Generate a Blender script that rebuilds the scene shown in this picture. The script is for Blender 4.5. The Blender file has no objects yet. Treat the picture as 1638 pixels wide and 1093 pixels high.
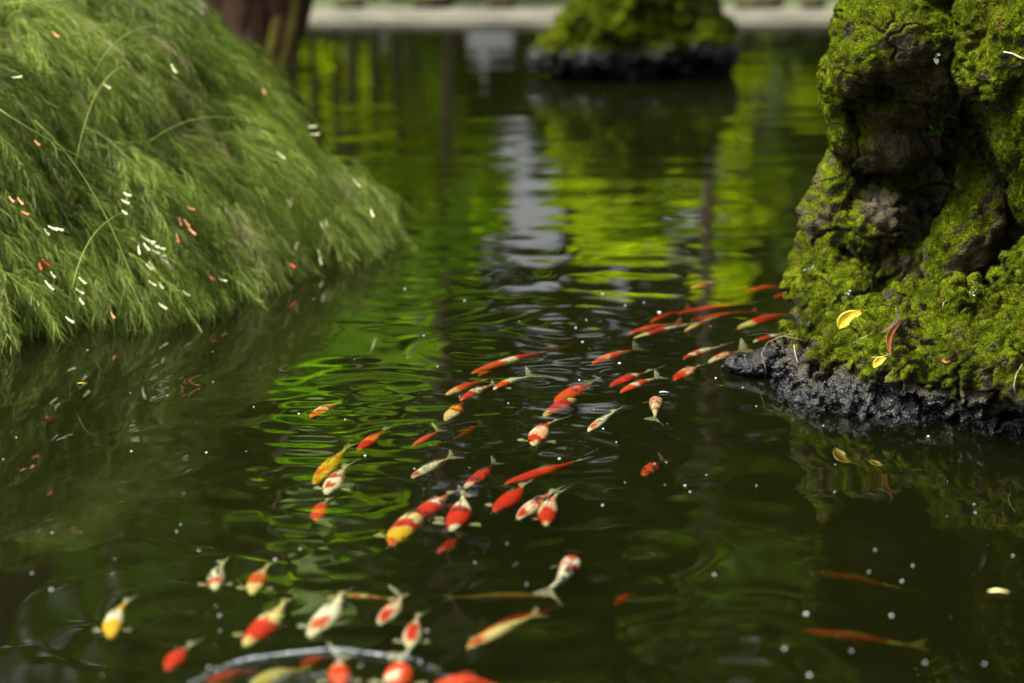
import bpy, math, random
import numpy as np
from mathutils import Vector, Matrix, noise as mnoise
PI = math.pi
R = math.radians
scene = bpy.context.scene
col = scene.collection

# ------------------------------------------------------------------ camera, sky, sun, exposure
CAM_H = 1.6
F = 3868.0
PITCH = R(11.63)
cd = bpy.data.cameras.new('camera')
cam = bpy.data.objects.new('camera', cd); col.objects.link(cam)
cam.location = (0, 0, CAM_H)
cam.rotation_euler = (PI/2 - PITCH, 0, 0)
cd.lens = 85; cd.sensor_width = 36; cd.clip_end = 2000; cd.clip_start = 0.05
cd.dof.use_dof = True; cd.dof.focus_distance = 7.05; cd.dof.aperture_fstop = 1.7
scene.camera = cam

w = bpy.data.worlds.new('World'); scene.world = w; w.use_nodes = True
SUN_EL, SUN_AZ = 58.0, -96.0       # azimuth from +Y, clockwise positive
nt = w.node_tree
sky = nt.nodes.new('ShaderNodeTexSky'); sky.sky_type = 'NISHITA'; sky.sun_disc = False
sky.sun_elevation = R(SUN_EL); sky.sun_rotation = R(SUN_AZ); sky.air_density = .8; sky.dust_density = 8.0; sky.ozone_density = .5
bg = nt.nodes['Background']; bg.inputs['Strength'].default_value = 0.15
hs = nt.nodes.new('ShaderNodeHueSaturation'); hs.inputs['Saturation'].default_value = .12; hs.inputs['Value'].default_value = 1.6   # thin white overcast
nt.links.new(sky.outputs[0], hs.inputs['Color']); nt.links.new(hs.outputs[0], bg.inputs[0])
sl = bpy.data.lights.new('sun', 'SUN'); sl.energy = 5.0; sl.angle = R(12); sl.color = (1, .95, .84)
sun = bpy.data.objects.new('sun', sl); col.objects.link(sun)
sd = Vector((math.sin(R(SUN_AZ))*math.cos(R(SUN_EL)), math.cos(R(SUN_AZ))*math.cos(R(SUN_EL)), math.sin(R(SUN_EL))))
sun.rotation_euler = sd.to_track_quat('Z', 'Y').to_euler()
scene.view_settings.view_transform = 'Standard'; scene.view_settings.look = 'None'
scene.view_settings.exposure = 0.62; scene.view_settings.gamma = 1
scene.cycles.use_denoising = True
scene.cycles.max_bounces = 10; scene.cycles.transparent_max_bounces = 16
scene.cycles.volume_bounces = 0; scene.cycles.diffuse_bounces = 3; scene.cycles.glossy_bounces = 3
scene.cycles.caustics_reflective = False; scene.cycles.caustics_refractive = False
scene.cycles.sample_clamp_indirect = 6

# ------------------------------------------------------------------ design helpers: photo pixel -> point in the place
def X_at(px, Y): return (px-819)/F*Y
def ray(px, py):
    x = (px-819)/F; u = -(py-546.5)/F
    c, s = math.cos(PITCH), math.sin(PITCH)
    return Vector((x, c + u*s, -s + u*c))
def at(px, py, z=0.0):
    d = ray(px, py); t = (z-CAM_H)/d.z
    return Vector((0, 0, CAM_H)) + d*t
def atY(px, py, Y):
    d = ray(px, py); return Vector((0, 0, CAM_H)) + d*(Y/d.y)

# ------------------------------------------------------------------ numpy noise
def _hash(ix, iy, iz, seed):
    h = (ix.astype(np.int64)*374761393 + iy.astype(np.int64)*668265263 + iz.astype(np.int64)*2147483647 + seed*1274126177) & 0xffffffff
    h = ((h ^ (h >> 13))*1274126177) & 0xffffffff
    h = ((h ^ (h >> 16))*2246822519) & 0xffffffff
    return ((h ^ (h >> 15)) & 0xffffff)/float(0xffffff)
def vnoise(p, seed=0):
    i = np.floor(p); f = p-i; f = f*f*f*(f*(f*6-15)+10); i = i.astype(np.int64)
    r = np.zeros(len(p))
    for dx in (0, 1):
        wx = f[:, 0] if dx else 1-f[:, 0]
        for dy in (0, 1):
            wy = f[:, 1] if dy else 1-f[:, 1]
            for dz in (0, 1):
                wz = f[:, 2] if dz else 1-f[:, 2]
                r += wx*wy*wz*_hash(i[:, 0]+dx, i[:, 1]+dy, i[:, 2]+dz, seed)
    return r*2-1
def fbm(p, oct=4, seed=0, gain=.5):
    a, s, r = 1.0, 0.0, np.zeros(len(p))
    q = p.copy()
    for k in range(oct):
        r += a*vnoise(q, seed+k*17); s += a; a *= gain; q = q*2.03+11.7
    return r/s
def worley(p, seed=0):
    i = np.floor(p).astype(np.int64); best = np.full(len(p), 9.0)
    for dx in (-1, 0, 1):
        for dy in (-1, 0, 1):
            for dz in (-1, 0, 1):
                a, b, c = i[:, 0]+dx, i[:, 1]+dy, i[:, 2]+dz
                q = np.stack([a+_hash(a, b, c, seed), b+_hash(a, b, c, seed+5), c+_hash(a, b, c, seed+9)], 1)
                best = np.minimum(best, ((p-q)**2).sum(1))
    return np.sqrt(best)
def sstep(a, b, x):
    t = np.clip((x-a)/(b-a), 0, 1); return t*t*(3-2*t)

# ------------------------------------------------------------------ mesh helpers
def mesh_np(name, v, f, smooth=True):
    v = np.asarray(v, dtype=np.float32).reshape(-1, 3); f = np.asarray(f, dtype=np.int32)
    k = f.shape[1]
    me = bpy.data.meshes.new(name)
    me.vertices.add(len(v)); me.vertices.foreach_set('co', v.ravel())
    me.loops.add(f.size); me.loops.foreach_set('vertex_index', f.ravel())
    me.polygons.add(len(f))
    me.polygons.foreach_set('loop_start', np.arange(0, f.size, k, dtype=np.int32))
    me.polygons.foreach_set('loop_total', np.full(len(f), k, dtype=np.int32))
    me.polygons.foreach_set('use_smooth', np.full(len(f), smooth, dtype=bool))
    me.update(calc_edges=True)
    return me
def attr(me, name, data):
    data = np.asarray(data, dtype=np.float32)
    if data.ndim == 1:
        a = me.attributes.new(name, 'FLOAT', 'POINT'); a.data.foreach_set('value', data)
    else:
        a = me.attributes.new(name, 'FLOAT_COLOR', 'POINT')
        a.data.foreach_set('color', np.concatenate([data, np.ones((len(data), 1), np.float32)], 1).ravel())
def obj(name, me, mat, parent=None):
    o = bpy.data.objects.new(name, me); col.objects.link(o)
    if mat:
        me.materials.clear(); me.materials.append(mat)
    if parent: o.parent = parent
    return o
def empty(name, loc):
    o = bpy.data.objects.new(name, None); col.objects.link(o); o.location = loc; o.empty_display_size = .05
    return o
def tag(o, label=None, cat=None, group=None, kind=None):
    if label: o['label'] = label
    if cat: o['category'] = cat
    if group: o['group'] = group
    if kind: o['kind'] = kind
    return o
def tube_np(pts, rad, n=6):
    """closed tapered tube along pts -> verts, quads"""
    pts = np.array([list(p) for p in pts], float); rad = np.array(rad, float)
    T = np.gradient(pts, axis=0); T /= np.linalg.norm(T, axis=1)[:, None]+1e-9
    up = np.array([0, 0, 1.0]) if abs(T[0][2]) < .9 else np.array([1.0, 0, 0])
    V = []
    for p, t, r in zip(pts, T, rad):
        a = np.cross(t, up); a /= np.linalg.norm(a)+1e-9; b = np.cross(t, a); up = -np.cross(t, a) if False else up
        for k in range(n):
            an = 2*PI*k/n; V.append(p + r*(math.cos(an)*a+math.sin(an)*b))
    m = len(pts); Q = []
    for i in range(m-1):
        for k in range(n):
            Q.append((i*n+k, i*n+(k+1) % n, (i+1)*n+(k+1) % n, (i+1)*n+k))
    V.append(pts[0]); V.append(pts[-1])
    for k in range(n):
        Q.append((m*n, (k+1) % n, k, m*n)[:4]); Q.append((m*n+1, (m-1)*n+k, (m-1)*n+(k+1) % n, m*n+1))
    # keep quads only; caps as degenerate-free tris expanded below
    F4 = [q for q in Q if len(set(q)) == 4]; F3 = [tuple(dict.fromkeys(q)) for q in Q if len(set(q)) == 3]
    return V, F4, F3
def tube(name, pts, rad, mat, parent=None, n=6):
    V, F4, F3 = tube_np(pts, rad, n)
    me = bpy.data.meshes.new(name); me.from_pydata([tuple(v) for v in V], [], F4+F3); me.update()
    me.polygons.foreach_set('use_smooth', [True]*len(me.polygons))
    return obj(name, me, mat, parent)

# ------------------------------------------------------------------ materials
def new_mat(name):
    m = bpy.data.materials.new(name); m.use_nodes = True
    return m, m.node_tree, m.node_tree.nodes['Principled BSDF']
def N(nt, t, **kw):
    n = nt.nodes.new(t)
    for k, v in kw.items():
        if k in n.inputs: n.inputs[k].default_value = v
        else: setattr(n, k, v)
    return n
def ramp(nt, stops, src):
    r = nt.nodes.new('ShaderNodeValToRGB'); e = r.color_ramp.elements
    e[0].position, e[0].color = stops[0][0], (*stops[0][1], 1)
    e[1].position, e[1].color = stops[-1][0], (*stops[-1][1], 1)
    for p, c in stops[1:-1]:
        x = e.new(p); x.color = (*c, 1)
    nt.links.new(src, r.inputs[0]); return r
def mixc(nt, a, b, fac):
    m = nt.nodes.new('ShaderNodeMix'); m.data_type = 'RGBA'
    for s, i in ((fac, 0), (a, 6), (b, 7)):
        if isinstance(s, bpy.types.NodeSocket): nt.links.new(s, m.inputs[i])
        elif i == 0: m.inputs[0].default_value = s
        else: m.inputs[i].default_value = (*s, 1)
    return m.outputs[2]
def leaf_mat(name, c1, c2, trans=.5, rough=.5, attrname='rnd', tcol=None, spec=.12):
    m, nt, p = new_mat(name)
    a = N(nt, 'ShaderNodeAttribute', attribute_name=attrname)
    r = ramp(nt, [(0, c1), (1, c2)], a.outputs['Fac'])
    nt.links.new(r.outputs[0], p.inputs['Base Color']); p.inputs['Roughness'].default_value = rough
    p.inputs['Specular IOR Level'].default_value = spec
    if trans > 0:
        t = nt.nodes.new('ShaderNodeBsdfTranslucent'); mx = nt.nodes.new('ShaderNodeMixShader'); mx.inputs[0].default_value = trans
        g = nt.nodes.new('ShaderNodeMix'); g.data_type = 'RGBA'; g.blend_type = 'MULTIPLY'; g.inputs[0].default_value = 1
        g.inputs[7].default_value = (*(tcol or (1.25, 1.5, .35)), 1); nt.links.new(r.outputs[0], g.inputs[6]); nt.links.new(g.outputs[2], t.inputs[0])
        nt.links.new(p.outputs[0], mx.inputs[1]); nt.links.new(t.outputs[0], mx.inputs[2])
        nt.links.new(mx.outputs[0], nt.nodes['Material Output'].inputs[0])
    return m
def plain_mat(name, c1, c2, scale=20, rough=.7, bump=.0, bscale=60, spec=.3):
    m, nt, p = new_mat(name)
    tc = nt.nodes.new('ShaderNodeTexCoord')
    n = N(nt, 'ShaderNodeTexNoise', Scale=scale, Detail=6.0); nt.links.new(tc.outputs['Object'], n.inputs['Vector'])
    r = ramp(nt, [(.3, c1), (.7, c2)], n.outputs['Fac']); nt.links.new(r.outputs[0], p.inputs['Base Color'])
    p.inputs['Roughness'].default_value = rough; p.inputs['Specular IOR Level'].default_value = spec
    if bump:
        n2 = N(nt, 'ShaderNodeTexNoise', Scale=bscale, Detail=5.0); nt.links.new(tc.outputs['Object'], n2.inputs['Vector'])
        b = N(nt, 'ShaderNodeBump', Strength=bump, Distance=.01); nt.links.new(n2.outputs['Fac'], b.inputs['Height']); nt.links.new(b.outputs[0], p.inputs['Normal'])
    return m

# ================================================================== WATER
def build_water():
    m, nt, p = new_mat('pond_water'); nt.nodes.remove(p)
    out = nt.nodes['Material Output']
    tr = nt.nodes.new('ShaderNodeBsdfTransparent'); gl = nt.nodes.new('ShaderNodeBsdfGlossy'); gl.inputs['Roughness'].default_value = 0.0
    fr = N(nt, 'ShaderNodeFresnel', IOR=1.333); mx = nt.nodes.new('ShaderNodeMixShader')
    nt.links.new(fr.outputs[0], mx.inputs[0]); nt.links.new(tr.outputs[0], mx.inputs[1]); nt.links.new(gl.outputs[0], mx.inputs[2])
    nt.links.new(mx.outputs[0], out.inputs['Surface'])
    ab = N(nt, 'ShaderNodeVolumeAbsorption', Density=8.0); ab.inputs['Color'].default_value = (.55, .60, .20, 1)
    sc = N(nt, 'ShaderNodeVolumeScatter', Density=.19, Anisotropy=.3); sc.inputs['Color'].default_value = (.52, .55, .20, 1)
    ad = nt.nodes.new('ShaderNodeAddShader'); nt.links.new(ab.outputs[0], ad.inputs[0]); nt.links.new(sc.outputs[0], ad.inputs[1])
    nt.links.new(ad.outputs[0], out.inputs['Volume'])
    ny = 1050
    ys = np.concatenate([np.arange(-6, 3.4, .3), 3.4*np.exp(np.linspace(0, math.log(23.2/3.4), ny))])
    u = np.linspace(-1, 1, 470)
    uu = np.concatenate([-np.array([14, 9, 6, 4.2, 3, 2.2, 1.7, 1.4, 1.2, 1.08]), u, np.array([14, 9, 6, 4.2, 3, 2.2, 1.7, 1.4, 1.2, 1.08])[::-1]])
    Yg, Ug = np.meshgrid(ys, uu, indexing='ij')
    X = Ug*np.maximum(Yg, 3.4)*.24; Y = Yg
    h = np.zeros_like(X); rng = np.random.default_rng(5)
    inside = (np.abs(Ug) <= 1.1) & (Y > 3.4)
    # broad gentle swell, stronger far out, calm under the plant on the near left
    far = 1/(1+np.exp(-(Y-9.3)/1.0))
    calm = 1/(1+np.exp(-(X-(-.75-(Y-6)*.06))/.18))
    calmR = 1/(1+np.exp(-(.62+(Y-6)*.1-X)/.10))          # sheltered strip in front of the right rock
    near = (.10+.90*calm)*(.25+.75*calmR)
    def waves(n, lmin, lmax, slope, bias, seed):
        r = np.random.default_rng(seed); s = np.zeros_like(X)
        for k in range(n):
            lam = math.exp(r.uniform(math.log(lmin), math.log(lmax))); th = r.normal(0, bias) + PI/2
            kk = 2*PI/lam; ph = r.uniform(0, 2*PI)
            s += (slope/kk/math.sqrt(n)*1.41)*np.sin(kk*(X*math.cos(th)+Y*math.sin(th))+ph)
        return s
    patch = fbm(np.stack([X.ravel()*1.1, Y.ravel()*.55, X.ravel()*0], 1), 2, 3).reshape(X.shape)
    h += far*(waves(22, .34, 1.0, .0066, .30, 1)+waves(12, .14, .3, .0008, .9, 6))*(1+.5*patch)
    h += near*waves(22, .24, .85, .010, .7, 2)*(1-far)*(1+.9*patch)
    h += waves(14, .07, .2, .0011, 1.2, 4)*(.35+.65*near)
    # rings where fish break or nearly break the surface: (px, py, first radius, wavelength, slope, reach)
    rings = [(515,665,.0,.055,.030,.26),(600,625,.0,.07,.034,.30),(700,640,.0,.06,.028,.22),(640,700,.0,.065,.024,.24),
             (480,770,.0,.07,.020,.33),(560,800,.0,.08,.024,.36),(520,845,.0,.06,.022,.22),(780,700,.0,.05,.016,.28),(860,610,.0,.055,.016,.22),
             (1000,600,.0,.05,.016,.22),(900,720,.0,.05,.016,.30),(660,870,.0,.06,.014,.28),(540,905,.0,.07,.016,.22),(420,760,.0,.09,.012,.34),
             (770,560,.0,.07,.016,.30),(650,470,.0,.10,.018,.42),(900,520,.0,.09,.012,.4),(1130,530,.0,.07,.008,.22),(1170,600,.0,.05,.010,.24),
             (360,640,.0,.10,.008,.40),(220,740,.0,.11,.006,.42),(1200,1010,.0,.085,.030,.22),(1180,1080,.0,.07,.034,.24),(1330,930,.0,.10,.010,.24),(1500,800,.0,.08,.0035,.35),
             (760,930,.0,.09,.008,.3),(920,890,.0,.06,.010,.2),(1040,430,.0,.12,.006,.5),(740,430,.0,.12,.02,.5),(1000,760,.0,.07,.008,.3),(850,960,.0,.10,.014,.32),(1020,880,.0,.11,.012,.34),(1080,760,.0,.10,.008,.3),(560,1000,.0,.09,.012,.26),(300,980,.0,.11,.010,.3)]
    for (px, py, r0, lam, sl_, reach) in rings:
        c = at(px, py); d = np.sqrt((X-c.x)**2+(Y-c.y)**2)
        msk = d < reach*2.6; lam *= 1.75*(1.35 if sl_ > .019 and py < 900 else 1); sl_ *= (.72 if sl_ > .019 and py < 900 else 1); reach *= 1.15
        msk = d < reach*2.6
        dd = d[msk]; kk = 2*PI/lam
        h[msk] += 1.35*sl_/kk*np.cos(kk*dd)*np.exp(-(dd/reach)**2)*np.minimum(1, dd/(lam*.5)+.3)
    # the raised ring spreading from the feeding fish at the near edge
    c = at(515, 1119); d = np.sqrt((X-c.x)**2+(Y-c.y)**2)
    r0 = (at(515, 1047)-c).length
    amp = (.0050+.002*np.sin(X*31)+.0015*np.sin(X*77+2))*np.exp(-((X-c.x)/.22)**4)
    h += amp*np.exp(-((d-r0-.004*np.sin(X*23))/.010)**2)
    splash = np.exp(-(((X-at(470,1090).x)/.16)**2+((Y-at(470,1090).y+.02)/.06)**2))
    h += splash*.009*fbm(np.stack([X.ravel()*45, Y.ravel()*45, X.ravel()*0], 1), 3, 9).reshape(X.shape)
    h *= np.where(inside, 1, 0)
    nyy, nxx = X.shape
    V = np.stack([X, Y, h], 2).reshape(-1, 3)
    ii = np.arange(nyy*nxx).reshape(nyy, nxx)
    Q = np.stack([ii[:-1, :-1], ii[:-1, 1:], ii[1:, 1:], ii[1:, :-1]], 2).reshape(-1, 4)
    # sides and bottom close the body of water
    loop = np.concatenate([ii[0, :], ii[1:, -1], ii[-1, -2::-1], ii[-2:0:-1, 0]])
    B = V[loop].copy(); B[:, 2] = -.85; nb = len(V)
    bidx = nb+np.arange(len(loop)); nxt = np.roll(np.arange(len(loop)), -1)
    S = np.stack([loop, bidx, bidx[nxt], loop[nxt]], 1)
    V = np.concatenate([V, B])
    # bottom as strips between the left and right runs
    top = {int(a): int(b) for a, b in zip(loop, bidx)}
    row0 = [top[int(k)] for k in ii[0, :]]; rowN = [top[int(k)] for k in ii[-1, :]]
    C = []
    for a in range(nxx-1): C.append((row0[a], rowN[a], rowN[a+1], row0[a+1]))
    # triangular side gaps between the fan's edge and the long strips
    me = mesh_np('water', V, np.concatenate([Q, S, np.array(C)]))
    import bmesh
    bm = bmesh.new(); bm.from_mesh(me)
    ed = [e for e in bm.edges if len(e.link_faces) == 1]
    if ed: bmesh.ops.holes_fill(bm, edges=ed, sides=0)
    bm.to_mesh(me); bm.free()
    # flat shading for walls
    o = obj('pond_water', me, m); tag(o, kind='structure')
    return o
build_water()

# ================================================================== GROUND (one sheet: pond bed, banks, land to the horizon)
def build_ground():
    m, nt, p = new_mat('ground')
    tc = nt.nodes.new('ShaderNodeTexCoord')
    n = N(nt, 'ShaderNodeTexNoise', Scale=1.3, Detail=8.0); nt.links.new(tc.outputs['Object'], n.inputs['Vector'])
    r = ramp(nt, [(.3, (.05, .045, .025)), (.5, (.06, .08, .025)), (.7, (.09, .10, .04))], n.outputs['Fac'])
    nt.links.new(r.outputs[0], p.inputs['Base Color']); p.inputs['Roughness'].default_value = .95
    xs = np.concatenate([[-500, -200, -80, -40, -25], np.arange(-16, 16.1, .4), [25, 40, 80, 200, 500]])
    ys = np.concatenate([[-500, -150, -40, -12], np.arange(-7, 30, .4), [32, 36, 44, 60, 100, 220, 600]])
    Yg, Xg = np.meshgrid(ys, xs, indexing='ij')
    inp = sstep(-15.2, -14.2, Xg)*(1-sstep(14.2, 15.2, Xg))*sstep(-5.2, -4.4, Yg)*(1-sstep(21.7, 22.3, Yg))
    P3 = np.stack([Xg.ravel(), Yg.ravel(), Xg.ravel()*0], 1)
    z = .06 + inp*(-.76) + .04*fbm(P3*.8, 3, 1).reshape(Xg.shape)*(Yg < 60)
    z = np.where((Yg > 21.9) & (Yg < 27) & (inp < .01), .01, z)
    ii = np.arange(Xg.size).reshape(Xg.shape)
    Q = np.stack([ii[:-1, :-1], ii[:-1, 1:], ii[1:, 1:], ii[1:, :-1]], 2).reshape(-1, 4)
    me = mesh_np('ground', np.stack([Xg, Yg, z], 2).reshape(-1, 3), Q)
    tag(obj('ground', me, m), kind='structure')
build_ground()
def box_mesh(name, lo, hi, mat, parent=None, bevel=0):
    import bmesh
    bm = bmesh.new(); bmesh.ops.create_cube(bm, size=1)
    for v in bm.verts: v.co = Vector([lo[i]+(v.co[i]+.5)*(hi[i]-lo[i]) for i in range(3)])
    if bevel: bmesh.ops.bevel(bm, geom=list(bm.edges), offset=bevel, segments=2, affect='EDGES')
    me = bpy.data.meshes.new(name); bm.to_mesh(me); bm.free()
    return obj(name, me, mat, parent)
pathmat = plain_mat('pale_paving', (.06, .056, .042), (.15, .14, .105), 3, .85, .4, 30)
kerbmat = plain_mat('kerb_stone', (.08, .075, .055), (.17, .16, .12), 2, .8, .5, 25)
o = box_mesh('path', (-16, 21.9, -.2), (16, 23.3, .055), pathmat); tag(o, kind='structure')
o = box_mesh('kerb', (-16, 21.62, -.6), (16, 21.9, .035), kerbmat, bevel=.02); tag(o, 'pale stone kerb along the far edge of the pond', 'kerb', kind='structure')

# ================================================================== ROCKS
def rock_mat():
    m, nt, p = new_mat('mossy_rock')
    geo = nt.nodes.new('ShaderNodeNewGeometry')
    moss = N(nt, 'ShaderNodeAttribute', attribute_name='moss'); wet = N(nt, 'ShaderNodeAttribute', attribute_name='wet'); var = N(nt, 'ShaderNodeAttribute', attribute_name='var')
    n1 = N(nt, 'ShaderNodeTexNoise', Scale=26.0, Detail=8.0, Roughness=.65); nt.links.new(geo.outputs['Position'], n1.inputs['Vector'])
    n2 = N(nt, 'ShaderNodeTexNoise', Scale=230.0, Detail=4.0, Roughness=.6); nt.links.new(geo.outputs['Position'], n2.inputs['Vector'])
    v1 = N(nt, 'ShaderNodeTexVoronoi', Scale=75.0); nt.links.new(geo.outputs['Position'], v1.inputs['Vector'])
    v2 = N(nt, 'ShaderNodeTexVoronoi', Scale=170.0); nt.links.new(geo.outputs['Position'], v2.inputs['Vector'])
    rockc = ramp(nt, [(.26, (.012, .009, .004)), (.45, (.032, .025, .010)), (.62, (.065, .050, .022)), (.8, (.12, .095, .05))], n1.outputs['Fac'])
    mossc = ramp(nt, [(.0, (.014, .019, .0015)), (.35, (.033, .044, .002)), (.65, (.062, .084, .003)), (1, (.11, .14, .005))], var.outputs['Fac'])
    mossf = mixc(nt, mossc.outputs[0], (.115, .075, .018), ramp(nt, [(.54, (0, 0, 0)), (.68, (.8, .8, .8))], n1.outputs['Fac']).outputs[0])
    wetc = ramp(nt, [(.3, (.002, .002, .0022)), (.52, (.007, .008, .009)), (.66, (.022, .018, .008)), (.76, (.045, .040, .03))], n1.outputs['Fac'])
    c = mixc(nt, rockc.outputs[0], wetc.outputs[0], wet.outputs['Fac'])
    c = mixc(nt, c, mossf, moss.outputs['Fac'])
    nt.links.new(c, p.inputs['Base Color'])
    rr = nt.nodes.new('ShaderNodeMapRange'); rr.inputs['To Min'].default_value = .85; rr.inputs['To Max'].default_value = .12
    sub = N(nt, 'ShaderNodeMath', operation='SUBTRACT'); nt.links.new(wet.outputs['Fac'], sub.inputs[0]); nt.links.new(moss.outputs['Fac'], sub.inputs[1]); sub.use_clamp = True
    nt.links.new(sub.outputs[0], rr.inputs['Value']); nt.links.new(rr.outputs[0], p.inputs['Roughness'])
    sp_ = N(nt, 'ShaderNodeMapRange'); sp_.inputs['To Min'].default_value = .28; sp_.inputs['To Max'].default_value = .02; nt.links.new(moss.outputs['Fac'], sp_.inputs['Value']); nt.links.new(sp_.outputs[0], p.inputs['Specular IOR Level'])
    # bumps: porous rock, cushiony moss
    b1 = N(nt, 'ShaderNodeBump', Strength=.9, Distance=.010); nt.links.new(n1.outputs['Fac'], b1.inputs['Height'])
    inv = N(nt, 'ShaderNodeMath', operation='MULTIPLY'); inv.inputs[1].default_value = -1; nt.links.new(v1.outputs['Distance'], inv.inputs[0])
    b2 = N(nt, 'ShaderNodeBump', Strength=.9, Distance=.006); nt.links.new(inv.outputs[0], b2.inputs['Height']); nt.links.new(b1.outputs[0], b2.inputs['Normal'])
    inv2 = N(nt, 'ShaderNodeMath', operation='MULTIPLY'); inv2.inputs[1].default_value = -1; nt.links.new(v2.outputs['Distance'], inv2.inputs[0])
    b3 = N(nt, 'ShaderNodeBump', Strength=.9, Distance=.0035); nt.links.new(inv2.outputs[0], b3.inputs['Height']); nt.links.new(b2.outputs[0], b3.inputs['Normal'])
    b4 = N(nt, 'ShaderNodeBump', Strength=.6, Distance=.002); nt.links.new(n2.outputs['Fac'], b4.inputs['Height']); nt.links.new(b3.outputs[0], b4.inputs['Normal'])
    nt.links.new(b4.outputs[0], p.inputs['Normal'])
    return m
ROCK = rock_mat()
TUFT = leaf_mat('moss_tuft', (.014, .023, .0015), (.098, .128, .004), .40, .9, spec=.02, tcol=(1.3, 1.4, .2))

import bmesh
_ico = None
def ico():
    global _ico
    if _ico is None:
        bm = bmesh.new(); bmesh.ops.create_icosphere(bm, subdivisions=4, radius=1)
        _ico = (np.array([v.co[:] for v in bm.verts]), np.array([[v.index for v in f.verts] for f in bm.faces])); bm.free()
    return _ico
def rock(name, blobs, voxel, seed, label, *a_, bare=(), **k_):
    return _rock(name, blobs, voxel, seed, label, *a_, bare=bare, **k_)
def _rock(name, blobs, voxel, seed, label, group=None, lump=(.030, .014, .006), mossbias=0.0, wetz=.085, tufts=50000, pixel=True, tuft_len=.0055, cat='rock', bare=()):
    """blobs: (px, py, Y, rx_px, rz_px, ry_m, tilt_deg) as seen, joined into one body, then weathered"""
    iv, jf = ico(); VV, FF, n0 = [], [], 0
    for (px, py, Y, rx, rz, ry, tilt) in blobs:
        c = np.array(atY(px, py, Y)); s = Y/F
        v = iv*np.array([rx*s, ry, rz*s]); t = R(tilt)
        v = np.stack([v[:, 0]*math.cos(t)+v[:, 2]*math.sin(t), v[:, 1], -v[:, 0]*math.sin(t)+v[:, 2]*math.cos(t)], 1)+c
        VV.append(v); FF.append(jf+n0); n0 += len(v)
    me = mesh_np(name, np.concatenate(VV), np.concatenate(FF))
    o = obj(name, me, None)
    md = o.modifiers.new('r', 'REMESH'); md.mode = 'VOXEL'; md.voxel_size = voxel
    sm = o.modifiers.new('s', 'SMOOTH'); sm.iterations = 8; sm.factor = .6
    dg = bpy.context.evaluated_depsgraph_get(); ev = o.evaluated_get(dg); m2 = bpy.data.meshes.new_from_object(ev)
    o.modifiers.clear(); o.data = m2; bpy.data.meshes.remove(me); me = m2
    n = len(me.vertices); co = np.empty(n*3, np.float32); me.vertices.foreach_get('co', co); co = co.reshape(-1, 3).astype(float)
    def normals():
        nn = np.empty(n*3, np.float32); me.vertices.foreach_get('normal', nn); return nn.reshape(-1, 3).astype(float)
    nr = normals()
    sq = co*np.array([1, 1, .75])
    a, b, c = lump
    d = a*1.6*fbm(sq*6.5+seed, 3, seed) + a*.9*(.55-worley(sq*9+seed+fbm(sq*8, 2, seed)[:, None]*.6, seed))
    co2 = co+nr*d[:, None]; me.vertices.foreach_set('co', co2.astype(np.float32).ravel()); me.update(); nr = normals()
    d = b*(1.3*(.5-worley(co2*22+seed, seed+3))+.8*fbm(co2*30, 3, seed+4)); d -= b*1.5*sstep(.05, .0, np.abs(fbm(co2*np.array([5, 5, 7]), 3, seed+8)))
    co2 = co2+nr*d[:, None]; me.vertices.foreach_set('co', co2.astype(np.float32).ravel()); me.update(); nr = normals()
    light = nr[:, 2]*.62 - nr[:, 0]*.30 - nr[:, 1]*.05
    big = fbm(co2*5.0+3, 3, seed+20); mid = fbm(co2*16, 3, seed+21)
    wet = 1-sstep(wetz-.04, wetz+.055, co2[:, 2]+.03*mid+.025*big)
    moss = sstep(.10, .36, light+.50*big+.34*mid+mossbias)*(1-sstep(.0, 1, 1-sstep(wetz-.005, wetz+.045, co2[:, 2]+.035*mid+.03*big)))
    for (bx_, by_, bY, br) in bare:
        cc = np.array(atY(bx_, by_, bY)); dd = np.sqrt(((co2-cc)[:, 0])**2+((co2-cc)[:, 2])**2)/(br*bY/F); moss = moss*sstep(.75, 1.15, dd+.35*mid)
    d = c*moss*(1.0*(.6-worley(co2*70, seed+6))+.5*(.6-worley(co2*34, seed+7)))+.35*c*(1-moss)*fbm(co2*60, 2, seed+9)
    d -= .011*wet*(1-moss)*sstep(.42, .12, worley(co2*38+fbm(co2*30, 2, 3)[:, None]*.5, seed+40))*(wetz < .5)+.012*wet*(1-moss)*sstep(.05, .0, np.abs(fbm(co2*11, 2, seed+44)))
    co2 = co2+nr*d[:, None]; me.vertices.foreach_set('co', co2.astype(np.float32).ravel()); me.update(); nr = normals()
    var = np.clip(.5+.55*fbm(co2*9, 3, seed+31)+.35*fbm(co2*45, 2, seed+32)+.15*mossbias, 0, 1)
    attr(me, 'moss', moss); attr(me, 'wet', wet); attr(me, 'var', var)
    me.polygons.foreach_set('use_smooth', [True]*len(me.polygons)); me.materials.clear(); me.materials.append(ROCK)
    base = Vector((float(co2[:, 0].mean()), float(co2[:, 1].mean()), 0))
    root = empty(name, base); o.name = 'stone'; o.parent = root; o.location = -base
    root.name = name; tag(root, label, cat, group)
    # fur of moss: small blades standing on the mossy skin
    if tufts:
        rng = np.random.default_rng(seed); wgt = moss**1.5*np.clip(1.0-.9*(nr[:, 1] > .35), .02, 1); wgt *= (co2[:, 2] > 0); wgt /= wgt.sum()
        k = rng.choice(n, tufts, p=wgt)
        pnt = co2[k]+rng.normal(0, voxel*.5, (tufts, 3)); nn = nr[k]; pnt -= nn*np.sum((pnt-co2[k])*nn, 1)[:, None]
        dr = nn+rng.normal(0, .45, (tufts, 3)); dr /= np.linalg.norm(dr, axis=1)[:, None]
        L = tuft_len*rng.uniform(.4, 1.1, tufts)[:, None]
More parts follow.
